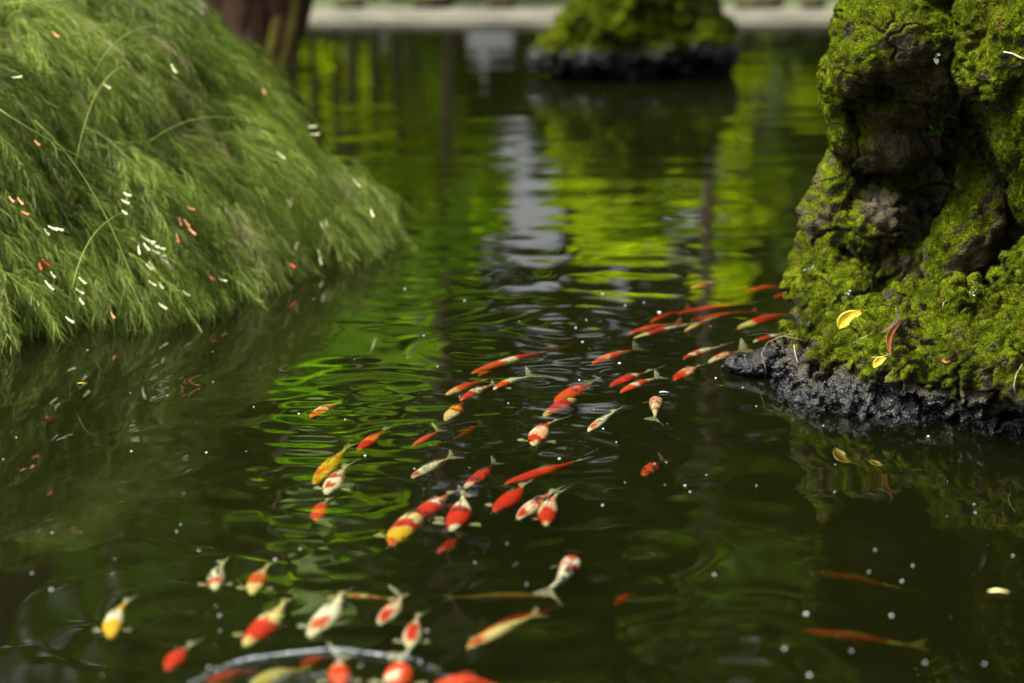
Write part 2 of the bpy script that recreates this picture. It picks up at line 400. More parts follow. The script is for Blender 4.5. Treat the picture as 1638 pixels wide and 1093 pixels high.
        sd_ = np.cross(dr, rng.normal(size=(tufts, 3))); sd_ /= np.linalg.norm(sd_, axis=1)[:, None]
        W = L*.22
        V = np.stack([pnt-sd_*W, pnt+sd_*W, pnt+dr*L], 1).reshape(-1, 3)
        me2 = mesh_np('moss', V, np.arange(tufts*3).reshape(-1, 3), False)
        attr(me2, 'rnd', np.repeat(np.clip(var[k]*.75+rng.uniform(-.15, .35, tufts), 0, 1), 3))
        mo = obj('moss', me2, TUFT, root); mo.location = -base
    return root
RG = 'mossy rocks of the rockery at the right'
rock('mossy_boulder', [(1435,60,7.54,106,80,.30,14),(1475,-50,7.65,110,110,.30,0),(1380,85,7.48,46,72,.18,18),(1345,120,7.6,26,60,.14,0),(1480,105,7.5,56,60,.2,0),(1440,150,7.66,92,56,.24,0),(1425,215,7.76,88,62,.22,0),(1510,200,8.05,90,150,.2,0),(1350,200,7.72,24,52,.12,0),(1333,165,7.7,14,26,.08,0),(1536,40,7.95,60,120,.25,0)],
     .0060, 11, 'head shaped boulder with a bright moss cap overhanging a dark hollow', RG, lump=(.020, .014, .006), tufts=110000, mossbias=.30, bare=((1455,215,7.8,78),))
rock('mossy_boulder', [(1625,60,7.25,90,120,.28,0),(1650,-60,7.3,110,100,.28,0),(1640,180,7.25,62,110,.26,-14),(1690,290,7.25,70,90,.26,0),(1585,110,7.2,50,70,.2,0)],
     .0060, 12, 'moss covered boulder bulging in at the upper right corner with a pale twig on it', RG, lump=(.026, .014, .007), tufts=100000, mossbias=.34)
rock('rock_column', [(1415,430,7.88,105,125,.22,0),(1336,330,7.8,40,90,.16,16),(1316,430,7.78,40,90,.15,10),(1302,500,7.7,36,66,.15,0),(1400,560,7.9,130,90,.22,0),(1400,350,7.76,74,66,.2,-20),(1446,420,7.74,62,62,.2,0),(1360,470,7.70,56,60,.18,0),(1430,300,7.94,90,60,.22,0),(1510,330,8.3,130,140,.22,0),(1580,380,8.35,140,200,.24,0),(1385,470,7.84,50,60,.15,0),(1275,472,7.75,13,20,.07,0),(1303,400,7.8,26,36,.09,0),(1460,490,7.86,70,40,.16,0),(1440,455,7.82,34,34,.1,0)],
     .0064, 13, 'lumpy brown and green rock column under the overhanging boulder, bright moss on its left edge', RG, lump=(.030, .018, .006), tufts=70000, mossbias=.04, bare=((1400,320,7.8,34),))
rock('mossy_boulder', [(1545,375,7.45,50,100,.18,22),(1520,430,7.45,38,50,.16,10),(1600,400,7.5,38,86,.16,8),(1575,300,7.55,38,36,.14,0)],
     .0056, 14, 'tilted boulder with a bright green left face leaning in the middle of the rockery', RG, tufts=40000, mossbias=-.06)
rock('rock_ledge', [(1290,590,7.25,62,48,.22,0),(1370,590,7.15,90,62,.30,0),(1470,600,6.98,110,88,.32,-4),(1430,540,7.3,110,50,.30,0),(1560,600,6.85,110,100,.32,0),(1660,600,6.72,110,110,.32,0),(1500,510,7.15,70,42,.22,-18),(1610,530,6.98,60,56,.2,-25),(1680,470,7.1,70,80,.3,0),(1500,640,7.0,250,60,.35,3),(1250,570,7.27,20,34,.07,0)],
     .0062, 15, 'low ledge of moss cushions over a wet black waterline base, holding the yellow leaf', RG, lump=(.052, .030, .010), tufts=130000, mossbias=.18, wetz=.085, tuft_len=.0055)
rock('wet_rock', [(1202,585,7.32,44,17,.09,4),(1225,578,7.30,26,24,.08,0),(1180,590,7.34,28,8,.05,6)],
     .0042, 16, 'small wet black rock with no moss poking out from the left tip of the ledge', RG, lump=(.010, .008, .003), tufts=0, wetz=.6, cat='rock')
rock('island_rock', [(965,85,17.2,98,36,.5,0),(985,45,17.2,84,46,.45,0),(1005,0,17.3,66,46,.42,0),(905,88,17.1,40,24,.35,0),(1010,-35,17.4,48,34,.36,0),(1050,84,17.1,40,30,.35,0),(1088,88,17.3,30,40,.3,0),(1080,40,17.4,30,50,.3,0)],
     .020, 17, 'broad mossy rock with a black wet base standing alone in the middle of the pond', 'mossy rocks standing in the pond', lump=(.08, .040, .010), tufts=26000, mossbias=.45, wetz=.19, tuft_len=.018)
rock('island_rock', [(1128,72,17.25,38,50,.3,0),(1118,10,17.4,30,50,.3,0),(1142,92,17.2,28,28,.25,0),(1112,-25,17.4,30,30,.3,0)],
     .020, 18, 'narrow darker mossy rock close against the right side of the broad rock in the pond', 'mossy rocks standing in the pond', lump=(.07, .035, .02), tufts=9000, mossbias=.2, wetz=.22, tuft_len=.018)
for k, (px, Y, rp, hp, lb) in enumerate([(560,23.6,26,14,'low pale bank stone behind the far kerb, left of the trunk reflections'),(690,23.9,34,16,'low grey bank stone behind the far kerb, above the sky reflection'),(800,23.7,24,14,'small bank stone behind the far kerb just left of the mossy island'),(1215,23.8,40,18,'wide bank stone behind the far kerb right of the mossy island'),(1300,23.6,24,12,'bank stone behind the far kerb beside the rockery')]):
    b_ = Vector((X_at(px, Y), Y, 0)); s_ = Y/F
    q_ = [(px, 546.5+F*math.tan(math.atan2(CAM_H-.08, Y)-PITCH), Y, rp, hp, rp*s_, 0)]
    rock('bank_stone', q_, .03, 60+k, lb, 'stones along the far bank', lump=(.03, .02, .01), tufts=0, mossbias=-.3, wetz=-1)

# ================================================================== SHRUB
MC = np.array([-2.84, 9.98, -.60]); MR = np.array([2.16, 2.84, 1.86])
def mound_hit(px, py, k=1.06):
    o = np.array([0, 0, CAM_H])-MC; d = np.array(ray(px, py)); r = MR*k
    A = ((d/r)**2).sum(); B = 2*((d*o)/r**2).sum(); C = ((o/r)**2).sum()-1; D = B*B-4*A*C
    if D < 0: return None
    return o+MC+d*((-B-math.sqrt(D))/(2*A))
def build_shrub():
    root = empty('firecracker_shrub', (-1.9, 9.0, 0))
    tag(root, 'large weeping shrub with thin green stems hanging into the pond, dotted with tube flowers', 'shrub')
    inv = -np.array([-1.9, 9.0, 0])
    rng = np.random.default_rng(3); n = 9000
    # origins over the visible side of the mound
    th = rng.uniform(-PI*1.08, PI*.25, n*3); ph = np.arcsin(rng.uniform(.27, .98, n*3))
    nv = np.stack([np.cos(th)*np.cos(ph), np.sin(th)*np.cos(ph), np.sin(ph)], 1)
    keep = (nv[:, 0] > -.55); nv = nv[keep][:n]; n = len(nv)
    cen = rng.normal(size=(620, 3)); cen[:, 2] = np.abs(cen[:, 2])+.1; cen /= np.linalg.norm(cen, axis=1)[:, None]
    PC = MC+MR*cen; PN = MC+MR*nv
    near_ = np.array([np.argmin(((PC-p)**2).sum(1)) for p in PN]); off_ = PN-PC[near_]; rho = np.linalg.norm(off_, axis=1)
    chigh = rng.uniform(-.24, .13, 620)[near_]; cdir = rng.normal(0, .5, 620)[near_]; ctone = rng.normal(0, .18, 620)[near_]
    lump = fbm(nv*3.2, 3, 4); depth = rng.uniform(-.13, .02, n)
    nrm = nv/MR; nrm /= np.linalg.norm(nrm, axis=1)[:, None]
    P0 = MC+MR*nv*(1.0+.09*lump)[:, None]+nrm*(depth+chigh*.8+.10*(1-np.minimum(1, (rho/.20)**2)))[:, None]
    down = np.array([0, 0, -1.0])-nrm*(-nrm[:, 2])[:, None]; down /= np.linalg.norm(down, axis=1)[:, None]+1e-6
    sw = fbm(P0*1.6, 2, 8)*.55+cdir*.8; side = np.cross(nrm, down)
    L = rng.uniform(.14, .40, n)
    D0 = down*.9+side*(sw+rng.normal(0, .28, n))[:, None]+nrm*rng.uniform(.05, .75, n)[:, None]+off_*3.5; D0 /= np.linalg.norm(D0, axis=1)[:, None]
    S = 15
    ts = np.linspace(0, 1, S)
    drop = rng.uniform(.5, 1.3, n)
    pts = P0[:, None, :]+D0[:, None, :]*(L[:, None]*ts[None])[:, :, None]
    pts[:, :, 2] -= (drop*L)[:, None]*ts[None]**2*.8
    tang = np.gradient(pts, axis=1); tang /= np.linalg.norm(tang, axis=2)[:, :, None]+1e-9
    shade = np.clip(.5+.6*fbm(P0*3.0, 2, 15)+ctone+rng.normal(0, .14, n), 0, 1)
    # main stems as ribbons crossed to the view
    V, Fq, C = [], [], []
    base = 0
    rv = rng.normal(size=(n, 1, 3)); sdv = np.cross(tang, rv); sdv /= np.linalg.norm(sdv, axis=2)[:, :, None]+1e-9
    wd = (.0019*(1-.6*ts))[None, :, None]*np.where(rng.random(n) < .15, 1.7, .9)[:, None, None]
    V0 = np.stack([pts-sdv*wd, pts+sdv*wd], 2).reshape(-1, 3)
    idx = np.arange(n*S*2).reshape(n, S, 2)
    Q0 = np.stack([idx[:, :-1, 0], idx[:, :-1, 1], idx[:, 1:, 1], idx[:, 1:, 0]], 3 if False else -1).reshape(-1, 4)
    Q0 = Q0[V0[Q0][:, :, 2].min(1) > -.03]
    me = mesh_np('stems', V0, Q0); attr(me, 'rnd', np.repeat(np.clip(shade*.6+.35, 0, 1), S*2))
    smat = leaf_mat('shrub_stem', (.03, .05, .006), (.19, .25, .045), .25, .55)
    o = obj('stems', me, smat, root); o.location = inv
    # whorls of thin branchlets
    K = 4
    T = tang[:, 1:, None, :]; PP = pts[:, 1:, None, :]
    rr = rng.normal(size=(n, S-1, K, 3)); perp = rr-T*np.sum(rr*T, 3)[..., None]; perp /= np.linalg.norm(perp, axis=3)[..., None]
    sp = rng.uniform(.2, .8, (n, S-1, K, 1))
    nd = T+perp*sp; nd /= np.linalg.norm(nd, axis=3)[..., None]
    nl = rng.uniform(.032, .095, (n, S-1, K, 1))*(1.05-.5*ts[1:])[None, :, None, None]
    a = np.broadcast_to(PP, nd.shape)
    m1 = a+nd*nl*.55; m2 = a+nd*nl*1.0; m2 = m2.copy(); m1 = m1.copy(); m1[..., 2] -= nl[..., 0]*.07; m2[..., 2] -= nl[..., 0]*.26
    pass
    rv = rng.normal(size=nd.shape); sv = np.cross(nd, rv); sv /= np.linalg.norm(sv, axis=3)[..., None]
    w0 = .00115
    VV = np.stack([a-sv*w0, a+sv*w0, m1-sv*w0*.85, m1+sv*w0*.85, m2-sv*w0*.35, m2+sv*w0*.35], 3)
    cnt = n*(S-1)*K; VV = VV.reshape(-1, 3)
    b = np.arange(cnt)[:, None]*6
    Q = np.concatenate([b+np.array([[0, 1, 3, 2]]), b+np.array([[2, 3, 5, 4]])])
    rnd = np.clip(shade[:, None, None]+rng.normal(0, .12, (n, S-1, K)), 0, 1).ravel()
    dryst = (fbm(P0*4, 2, 41) > .42) & (rng.random(n) < .55) | (rng.random(n) < .015)
    dry = np.repeat(dryst, (S-1)*K)
    wetm = (VV.reshape(cnt, 6, 3)[:, :, 2].min(1) < -.02)
    def sub_(mask):
        V_ = VV.reshape(cnt, 6, 3)[mask]; b_ = np.arange(len(V_))[:, None]*6
        return V_.reshape(-1, 3), np.concatenate([b_+np.array([[0, 1, 3, 2]]), b_+np.array([[2, 3, 5, 4]])])
    dry_, liv_ = dry & ~wetm, ~dry & ~wetm; me = mesh_np('dry_spray', *sub_(dry_)); attr(me, 'rnd', np.repeat(rnd[dry_], 6))
    o = obj('dry_spray', me, leaf_mat('dry_spray', (.10, .07, .03), (.32, .27, .16), .2, .6), root); o.location = inv; o['label'] = 'dry brown and grey sprays'
    me = mesh_np('branchlets', *sub_(liv_)); attr(me, 'rnd', np.clip(np.repeat(rnd[liv_], 6)+np.tile([-.12, -.12, .06, .06, .32, .32], int(liv_.sum())), 0, 1))
    bmat = leaf_mat('shrub_branchlet', (.020, .040, .005), (.27, .35, .065), .35, .45, tcol=(1.1, 1.25, .5))
    o = obj('branchlets', me, bmat, root); o.location = inv
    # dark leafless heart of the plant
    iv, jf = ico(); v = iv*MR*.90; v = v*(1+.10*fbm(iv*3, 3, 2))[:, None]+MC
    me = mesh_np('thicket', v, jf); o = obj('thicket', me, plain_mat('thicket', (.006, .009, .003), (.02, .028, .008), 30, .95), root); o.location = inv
    # long bare arching runners
    for (a_, b_, c_) in [((440,210,),(330,180),(240,225)), ((0,170),(110,270),(230,300)), ((200,105),(150,150),(125,260)), ((230,480),(160,300),(60,190)), ((120,460),(140,380),(215,330)), ((250,40),(190,70),(150,120)), ((620,395),(560,330),(500,290))]:
        q = [Vector(mound_hit(*x, 1.13) if mound_hit(*x, 1.13) is not None else atY(*x, 9)) for x in (a_, b_, c_)]
        ps = [(q[0]*(1-t)**2+q[1]*2*t*(1-t)+q[2]*t*t)+Vector((0, -.05, .03*math.sin(PI*t))) for t in np.linspace(0, 1, 10)]
        rn = tube('runner', [p_-Vector((-1.9, 9.0, 0)) for p_ in ps], np.linspace(.003, .0012, 10), smat, root, 5)
        rn.data.attributes.new('rnd', 'FLOAT', 'POINT').data.foreach_set('value', [1.0]*len(rn.data.vertices))
    # tube flowers
    fm = {'w': plain_mat('cream_petal', (.72, .68, .36), (.85, .82, .55), 40, .5), 'o': plain_mat('orange_petal', (.72, .22, .10), (.80, .35, .18), 40, .5), 'r': plain_mat('red_petal', (.62, .03, .02), (.75, .08, .05), 40, .5)}
    prof = [(0, .0010), (.25, .0016), (.5, .0024), (.75, .0030), (.92, .0034), (1.0, .0044)]
    pr = {}
    for k in fm:
        V, F4, F3 = tube_np([Vector((.006*t*t, 0, -.025*t)) for t, _ in prof], [r_ for _, r_ in prof], 7)
        me = bpy.data.meshes.new('flower'); me.from_pydata([tuple(v) for v in V], [], F4+F3); me.update(); me.polygons.foreach_set('use_smooth', [True]*len(me.polygons)); me.materials.append(fm[k]); pr[k] = me
    fl = [(22,128,'w',80),(200,312,'w',60),(197,323,'w',50),(198,340,'w',40),(168,138,'w',40),(80,365,'w',60),(92,368,'w',60),(74,370,'w',20),(75,452,'w',30),(80,460,'w',40),(84,438,'w',20),(130,480,'w',20),(124,465,'w',40),(129,447,'w',35),
          (228,380,'w',40),(238,388,'w',60),(232,392,'w',30),(245,392,'w',50),(246,403,'w',45),(252,409,'w',60),(258,415,'w',50),(262,411,'w',40),(268,424,'w',50),(236,425,'w',30),(240,421,'w',20),(272,431,'w',50),(224,396,'w',0),(252,398,'w',60),
          (240,452,'w',40),(257,455,'w',20),(256,488,'w',45),(108,510,'w',50),(276,107,'w',20),(494,206,'w',80),(498,218,'w',80),(461,321,'w',10),(468,321,'w',-20),(445,247,'w',40),(478,390,'w',-30),(510,402,'w',10),(512,415,'w',10),(519,355,'w',20),(524,352,'w',-20),(515,358,'w',10),(566,290,'w',30),(594,338,'w',10),(352,449,'w',55),(294,468,'w',50),
          (18,318,'o',30),(32,320,'o',30),(38,342,'o',50),(58,228,'o',30),(70,417,'r',30),(66,424,'r',10),(302,335,'o',50),(289,352,'o',0),(297,355,'o',25),(304,368,'o',40),(285,377,'o',0),(422,145,'o',10),(338,445,'r',35),(282,437,'r',30),(465,424,'r',40),(180,502,'o',20),(87,55,'o',40)]
    for (px, py, k, ang) in fl:
        h_ = mound_hit(px, py, 1.075)
        if h_ is None: h_ = np.array(atY(px, py, 9.0))
        f_ = bpy.data.objects.new('flower', pr[k]); col.objects.link(f_); f_.parent = root
        f_.location = Vector(h_)+Vector((0, -.03, .012))+Vector(inv); f_.rotation_euler = (R(random.Random(px).uniform(-35, 10)), R(-ang), 0); q_ = random.Random(px*7+py).uniform(.75, 1.25); f_.scale = (1.15, 1.15, 1.25*q_)
        f_['label'] = {'w': 'cream tube flower', 'o': 'orange tube flower', 'r': 'red tube flower'}[k]
build_shrub()

# ================================================================== KOI
PAL = {'W': (.49, .46, .36), 'C': (.46, .37, .18), 'R': (.36, .014, .006), 'O': (.46, .042, .006), 'Y': (.50, .29, .014), 'K': (.014, .016, .018), 'G': (.22, .22, .19), 'B': (.16, .09, .02), 'P': (.60, .27, .15)}
def koi_mat():
    m, nt, p = new_mat('koi_skin')
    a = N(nt, 'ShaderNodeAttribute', attribute_name='Col')
    uv = N(nt, 'ShaderNodeAttribute', attribute_name='fuv')
    v = N(nt, 'ShaderNodeTexVoronoi', Scale=1.0); v.inputs['Randomness'].default_value = .25; nt.links.new(uv.outputs['Vector'], v.inputs['Vector'])
    r = ramp(nt, [(.2, (1.08, 1.08, 1.08)), (.7, (.62, .58, .52))], v.outputs['Distance'])
    g = nt.nodes.new('ShaderNodeMix'); g.data_type = 'RGBA'; g.blend_type = 'MULTIPLY'; g.inputs[0].default_value = .8
    nt.links.new(a.outputs['Color'], g.inputs[6]); nt.links.new(r.outputs[0], g.inputs[7]); nt.links.new(g.outputs[2], p.inputs['Base Color'])
    p.inputs['Roughness'].default_value = .5; p.inputs['Specular IOR Level'].default_value = .15; p.inputs['Subsurface Weight'].default_value = 0
    return m
KOI = koi_mat()
def fin_mat(name, c):
    m, nt, p = new_mat(name); p.inputs['Base Color'].default_value = (*c, 1); p.inputs['Roughness'].default_value = .5
    uv = N(nt, 'ShaderNodeTexCoord'); wv = N(nt, 'ShaderNodeTexNoise', Scale=90.0); nt.links.new(uv.outputs['Object'], wv.inputs['Vector'])
    r = ramp(nt, [(.3, tuple(x*.6 for x in c)), (.7, c)], wv.outputs['Fac']); nt.links.new(r.outputs[0], p.inputs['Base Color'])
    tr = nt.nodes.new('ShaderNodeBsdfTransparent'); mx = N(nt, 'ShaderNodeMixShader'); mx.inputs[0].default_value = .48
    nt.links.new(tr.outputs[0], mx.inputs[1]); nt.links.new(p.outputs[0], mx.inputs[2]); nt.links.new(mx.outputs[0], nt.nodes['Material Output'].inputs[0])
    return m
FIN = {k: fin_mat('fin_'+n_, tuple(.8*x+.03 for x in PAL[k])) for k, n_ in (('W', 'white'), ('C', 'cream'), ('O', 'orange'), ('G', 'grey'), ('Y', 'yellow'), ('B', 'brown'))}
EYE = plain_mat('koi_eye', (.01, .01, .01), (.03, .03, .03), 20, .15)
_e = bpy.data.meshes.new('eye'); _bm = bmesh.new(); bmesh.ops.create_icosphere(_bm, subdivisions=2, radius=1); _bm.to_mesh(_e); _bm.free(); _e.materials.append(EYE)
def fan(name, origin, d, sidev, L, spread, mat, parent, fork=0.0, cup=0.0, nr=11, nl=6):
    """a rayed fin: thin closed solid fan from origin along d, opening in the plane of d and sidev"""
    d = d.normalized(); sidev = (sidev-d*sidev.dot(d)).normalized(); nrm = d.cross(sidev)
    top = []
    for j in range(nl):
        t = j/(nl-1)
        for i in range(nr):
            a = (i/(nr-1)*2-1); rad = L*(1-fork*(1-abs(a)**1.3))*(1-.12*abs(a)**4*(1 if fork == 0 else 0))
            an = a*spread
            q = origin + (d*math.cos(an)+sidev*math.sin(an))*rad*t + sidev*a*L*.035 + nrm*(cup*L*t*t+.018*L*t*math.sin(i*2.2)+.04*L*t*t*math.sin(a*3))
            top.append(q)
    th = nrm*.0005
    V = [tuple(q+th) for q in top]+[tuple(q-th) for q in top]; n = nr*nl; Fc = []
    for j in range(nl-1):
        for i in range(nr-1):
            a = j*nr+i; Fc.append((a, a+1, a+nr+1, a+nr)); Fc.append((n+a, n+a+nr, n+a+nr+1, n+a+1))
    bd = list(range(nr))+[j*nr+nr-1 for j in range(1, nl)]+[(nl-1)*nr+i for i in range(nr-2, -1, -1)]+[j*nr for j in range(nl-2, 0, -1)]
    for k in range(len(bd)):
        a, b = bd[k], bd[(k+1) % len(bd)]; Fc.append((a, a+n, b+n, b))
    me = bpy.data.meshes.new(name); me.from_pydata(V, [], Fc); me.update(); me.polygons.foreach_set('use_smooth', [True]*len(me.polygons))
    return obj(name, me, mat, parent)
TW = [(0, .0), (.012, .24), (.04, .42), (.09, .62), (.16, .81), (.25, .94), (.36, 1.0), (.5, .92), (.62, .70), (.74, .49), (.85, .32), (.94, .22), (1.0, .18)]
def koi(i, spec):
    (hx, hy, bx, by, tx, ty, wpx, bend, dep, base, pats, fins, label) = spec
    rng = random.Random(i*7+1)
    z0 = -dep/100.0
    dist = at(hx, hy, z0).y
    hw = wpx/F*dist/math.cos(PITCH)*.415
    zc = z0-hw*.62
    H = at(hx, hy, zc); B = at(bx, by, zc); Tt = at(tx, ty, zc)
    B = B.lerp(Tt, .22)
    ax = (B-H); Lb = ax.length; ax.normalize(); sx = Vector((-ax.y, ax.x, 0))
    Mid = (H+B)/2+sx*bend*Lb
    def cl(t): return H*(1-t)**2+Mid*2*t*(1-t)+B*t*t
    def tg(t): return ((Mid-H)*2*(1-t)+(B-Mid)*2*t).normalized()
    root = empty('koi', ((H+B)/2)); off = (H+B)/2
    tag(root, label, 'koi', 'koi swimming in the pond')
    nl, nr = 72, 28
    ts = np.concatenate([np.linspace(0, 1, 14)**2*.09, np.linspace(.09, 1, nl-13)[1:]])
    wt = np.interp(ts, [a for a, _ in TW], [b for _, b in TW])
    wsm = wt.copy()
    for _ in range(2): wsm[1:-1] = (wsm[:-2]+2*wsm[1:-1]+wsm[2:])/4
    V = []; tt = []; ss = []; cz = []
    for t, wv in zip(ts, wsm):
        c = cl(t); g = tg(t); s = Vector((-g.y, g.x, 0)).normalized()
        vh = hw*wv*(.48+.40*sstep(.1, .8, np.array([t]))[0]); 
        lift = hw*.15*math.sin(PI*min(1, t*1.1)) - (hw*.12 if t < .05 else 0)*(1-t/.05 if t < .05 else 0)
        for k in range(nr):
            an = 2*PI*k/nr; ca, sa = math.cos(an), math.sin(an)
            V.append(c-off+s*hw*wv*ca+Vector((0, 0, vh*sa*(1.0 if sa > 0 else .85)+lift)))
            tt.append(t); ss.append(ca); cz.append(sa)
    tt = np.array(tt); ss = np.array(ss); cz = np.array(cz)
    m_ = len(ts); Fc = [(a*nr+k, (a+1)*nr+k, (a+1)*nr+(k+1) % nr, a*nr+(k+1) % nr) for a in range(m_-1) for k in range(nr)]
    Va = np.array([v[:] for v in V])
    # coat: patches with ragged edges
    P = np.stack([tt*6+i*3.1, ss*1.3+cz*.4, np.full_like(tt, i*1.7)], 1)
    wob = fbm(P*1.5, 3, 50+i)*.085+fbm(P*6, 2, 51+i)*.03; wob2 = fbm(P*1.4+9, 2, 80+i)*.5
    C = np.tile(np.array(PAL[base]), (len(tt), 1)).astype(float)
    for pt in pats:
        c = np.array(PAL[pt[0]]); a, b = pt[1], pt[2]; side = pt[3] if len(pt) > 3 else 'a'
        t2 = tt+wob
        m = sstep(a-.018, a+.018, t2)*(1-sstep(b-.018, b+.018, t2))
        lim = .25+wob2
        if side == 'm': m = m*(1-sstep(.55, .75, np.abs(ss)+wob2*.3))
        elif side == 'l': m = m*sstep(-.12, .12, ss+wob2)
        elif side == 'r': m = m*sstep(-.12, .12, -ss+wob2)
        elif side == 's': m = m*sstep(.02, .12, fbm(P*2.6+4, 2, 99+i))
        elif side == 'k': m = m*sstep(.04, .12, fbm(P*2.6+7, 2, 33+i))
        C = C*(1-m[:, None])+c*m[:, None]
    bel = sstep(-.1, -.5, cz) if False else (1-sstep(-.55, -.15, cz))
    pale = np.array(PAL['C' if base in 'CYB' else 'W']) if base not in 'KB' else np.array(PAL[base])
    C = C*(1-bel[:, None]*.8)+pale*bel[:, None]*.8
    C *= (1+.10*fbm(P*7, 2, 7)[:, None])
    me = mesh_np('body', Va, np.array(Fc)); attr(me, 'Col', np.clip(C, 0, 1))
    cnt = Lb*100/.9
    attr(me, 'fuv', np.stack([tt*cnt*.9, np.arctan2(cz, ss)*hw*100*.75, tt*0], 1))
    # nose and tail caps
    bm = bmesh.new(); bm.from_mesh(me); bmesh.ops.holes_fill(bm, edges=[e for e in bm.edges if len(e.link_faces) == 1], sides=0); bmesh.ops.remove_doubles(bm, verts=bm.verts, dist=1e-6); bm.to_mesh(me); bm.free()
    for p_ in me.polygons: p_.use_smooth = True
    obj('body', me, KOI, root)
    fc = fins[0] if fins and fins[0] in FIN else 'W'
    fmat = FIN[fc]
    g = tg(1.0); dT = (Tt-B); tl = max(dT.length, .35*hw); dT = dT.normalized() if dT.length > 1e-4 else g
    s = Vector((-g.y, g.x, 0))
    fan('tail_fin', B-off-g*hw*.06+Vector((0, 0, .02*hw)), (dT*.9+g*.25), Vector((0, 0, 1))*.42+s*rng.choice((-1, 1)), tl*1.0, R(21), fmat, root, fork=.42)
    c = cl(.38)-off; gg = tg(.42)
    zt = hw*.8
    # dorsal fin: low sail folded back
    n_ = 9; Vd = []
    for side_ in (-1, 1):
        for k in range(n_):
            t = .36+.32*k/(n_-1); q = cl(t)-off; g2 = tg(t); s2 = Vector((-g2.y, g2.x, 0)); wv = np.interp(t, ts, wsm)
            hh = hw*wv*(.48+.4*float(sstep(.1, .8, np.array([t]))[0]))+hw*.15*math.sin(PI*min(1, t*1.1))
            up = hw*.42*(math.sin(PI*min(1, (k+1.2)/n_))**.6)
            Vd.append(q+Vector((0, 0, hh-hw*.06))+s2*side_*.0007); Vd.append(q+g2*up*.8+Vector((0, 0, hh+up*.45))+s2*(side_*.0004+up*.30))
    Fd = []; m2 = 2*n_
    for k in range(n_-1):
        a = 2*k; Fd += [(a, a+1, a+3, a+2), (m2+a, m2+a+2, m2+a+3, m2+a+1), (a+1, m2+a+1, m2+a+3, a+3)]
    me = bpy.data.meshes.new('dorsal_fin'); me.from_pydata([tuple(v) for v in Vd], [], Fd); me.update(); obj('dorsal_fin', me, fmat, root)
    # pectoral and pelvic fins
    for sgn in (1, -1):
        ch = 'l' if sgn > 0 else 'r'
        openf = (ch in fins[1:]) or ('b' in fins[1:])
        t = .22; q = cl(t)-off; g2 = tg(t); s2 = Vector((-g2.y, g2.x, 0))*sgn
        wv = float(np.interp(t, ts, wsm))
        o_ = q+s2*hw*wv*.82+Vector((0, 0, -hw*.15))
        dd = (s2*1.0+g2*.45) if openf else (s2*.38+g2*1.0)
        fan('pectoral_fin', o_, dd+Vector((0, 0, -.04)), g2*1.0+Vector((0, 0, .30 if openf else .5)), hw*(1.3 if openf else .6), R(13), fmat, root, cup=-.05)
        t = .52; q = cl(t)-off; g2 = tg(t); s2 = Vector((-g2.y, g2.x, 0))*sgn; wv = float(np.interp(t, ts, wsm))
        fan('pelvic_fin', q+s2*hw*wv*.7+Vector((0, 0, -hw*.3)), s2*.5+g2, g2*.3+Vector((0, 0, .6)), hw*.65, R(20), fmat, root)
        t = .10; q = cl(t)-off; g2 = tg(t); s2 = Vector((-g2.y, g2.x, 0))*sgn; wv = float(np.interp(t, ts, wsm))
        e = bpy.data.objects.new('eye', _e); col.objects.link(e); e.parent = root
        e.location = q+s2*hw*wv*.90+Vector((0, 0, hw*.22)); e.scale = (hw*.10,)*3
        tubepts = [cl(.015)-off+s2*hw*.2+Vector((0, 0, -hw*.15)), cl(.0)-off+s2*hw*.34-g2*hw*.08+Vector((0, 0, -hw*.28)), cl(0)-off+s2*hw*.42-g2*hw*.02+Vector((0, 0, -hw*.38))]
        tube('barbel', tubepts, [hw*.03, hw*.022, hw*.01], fmat, root, 5)
    return root

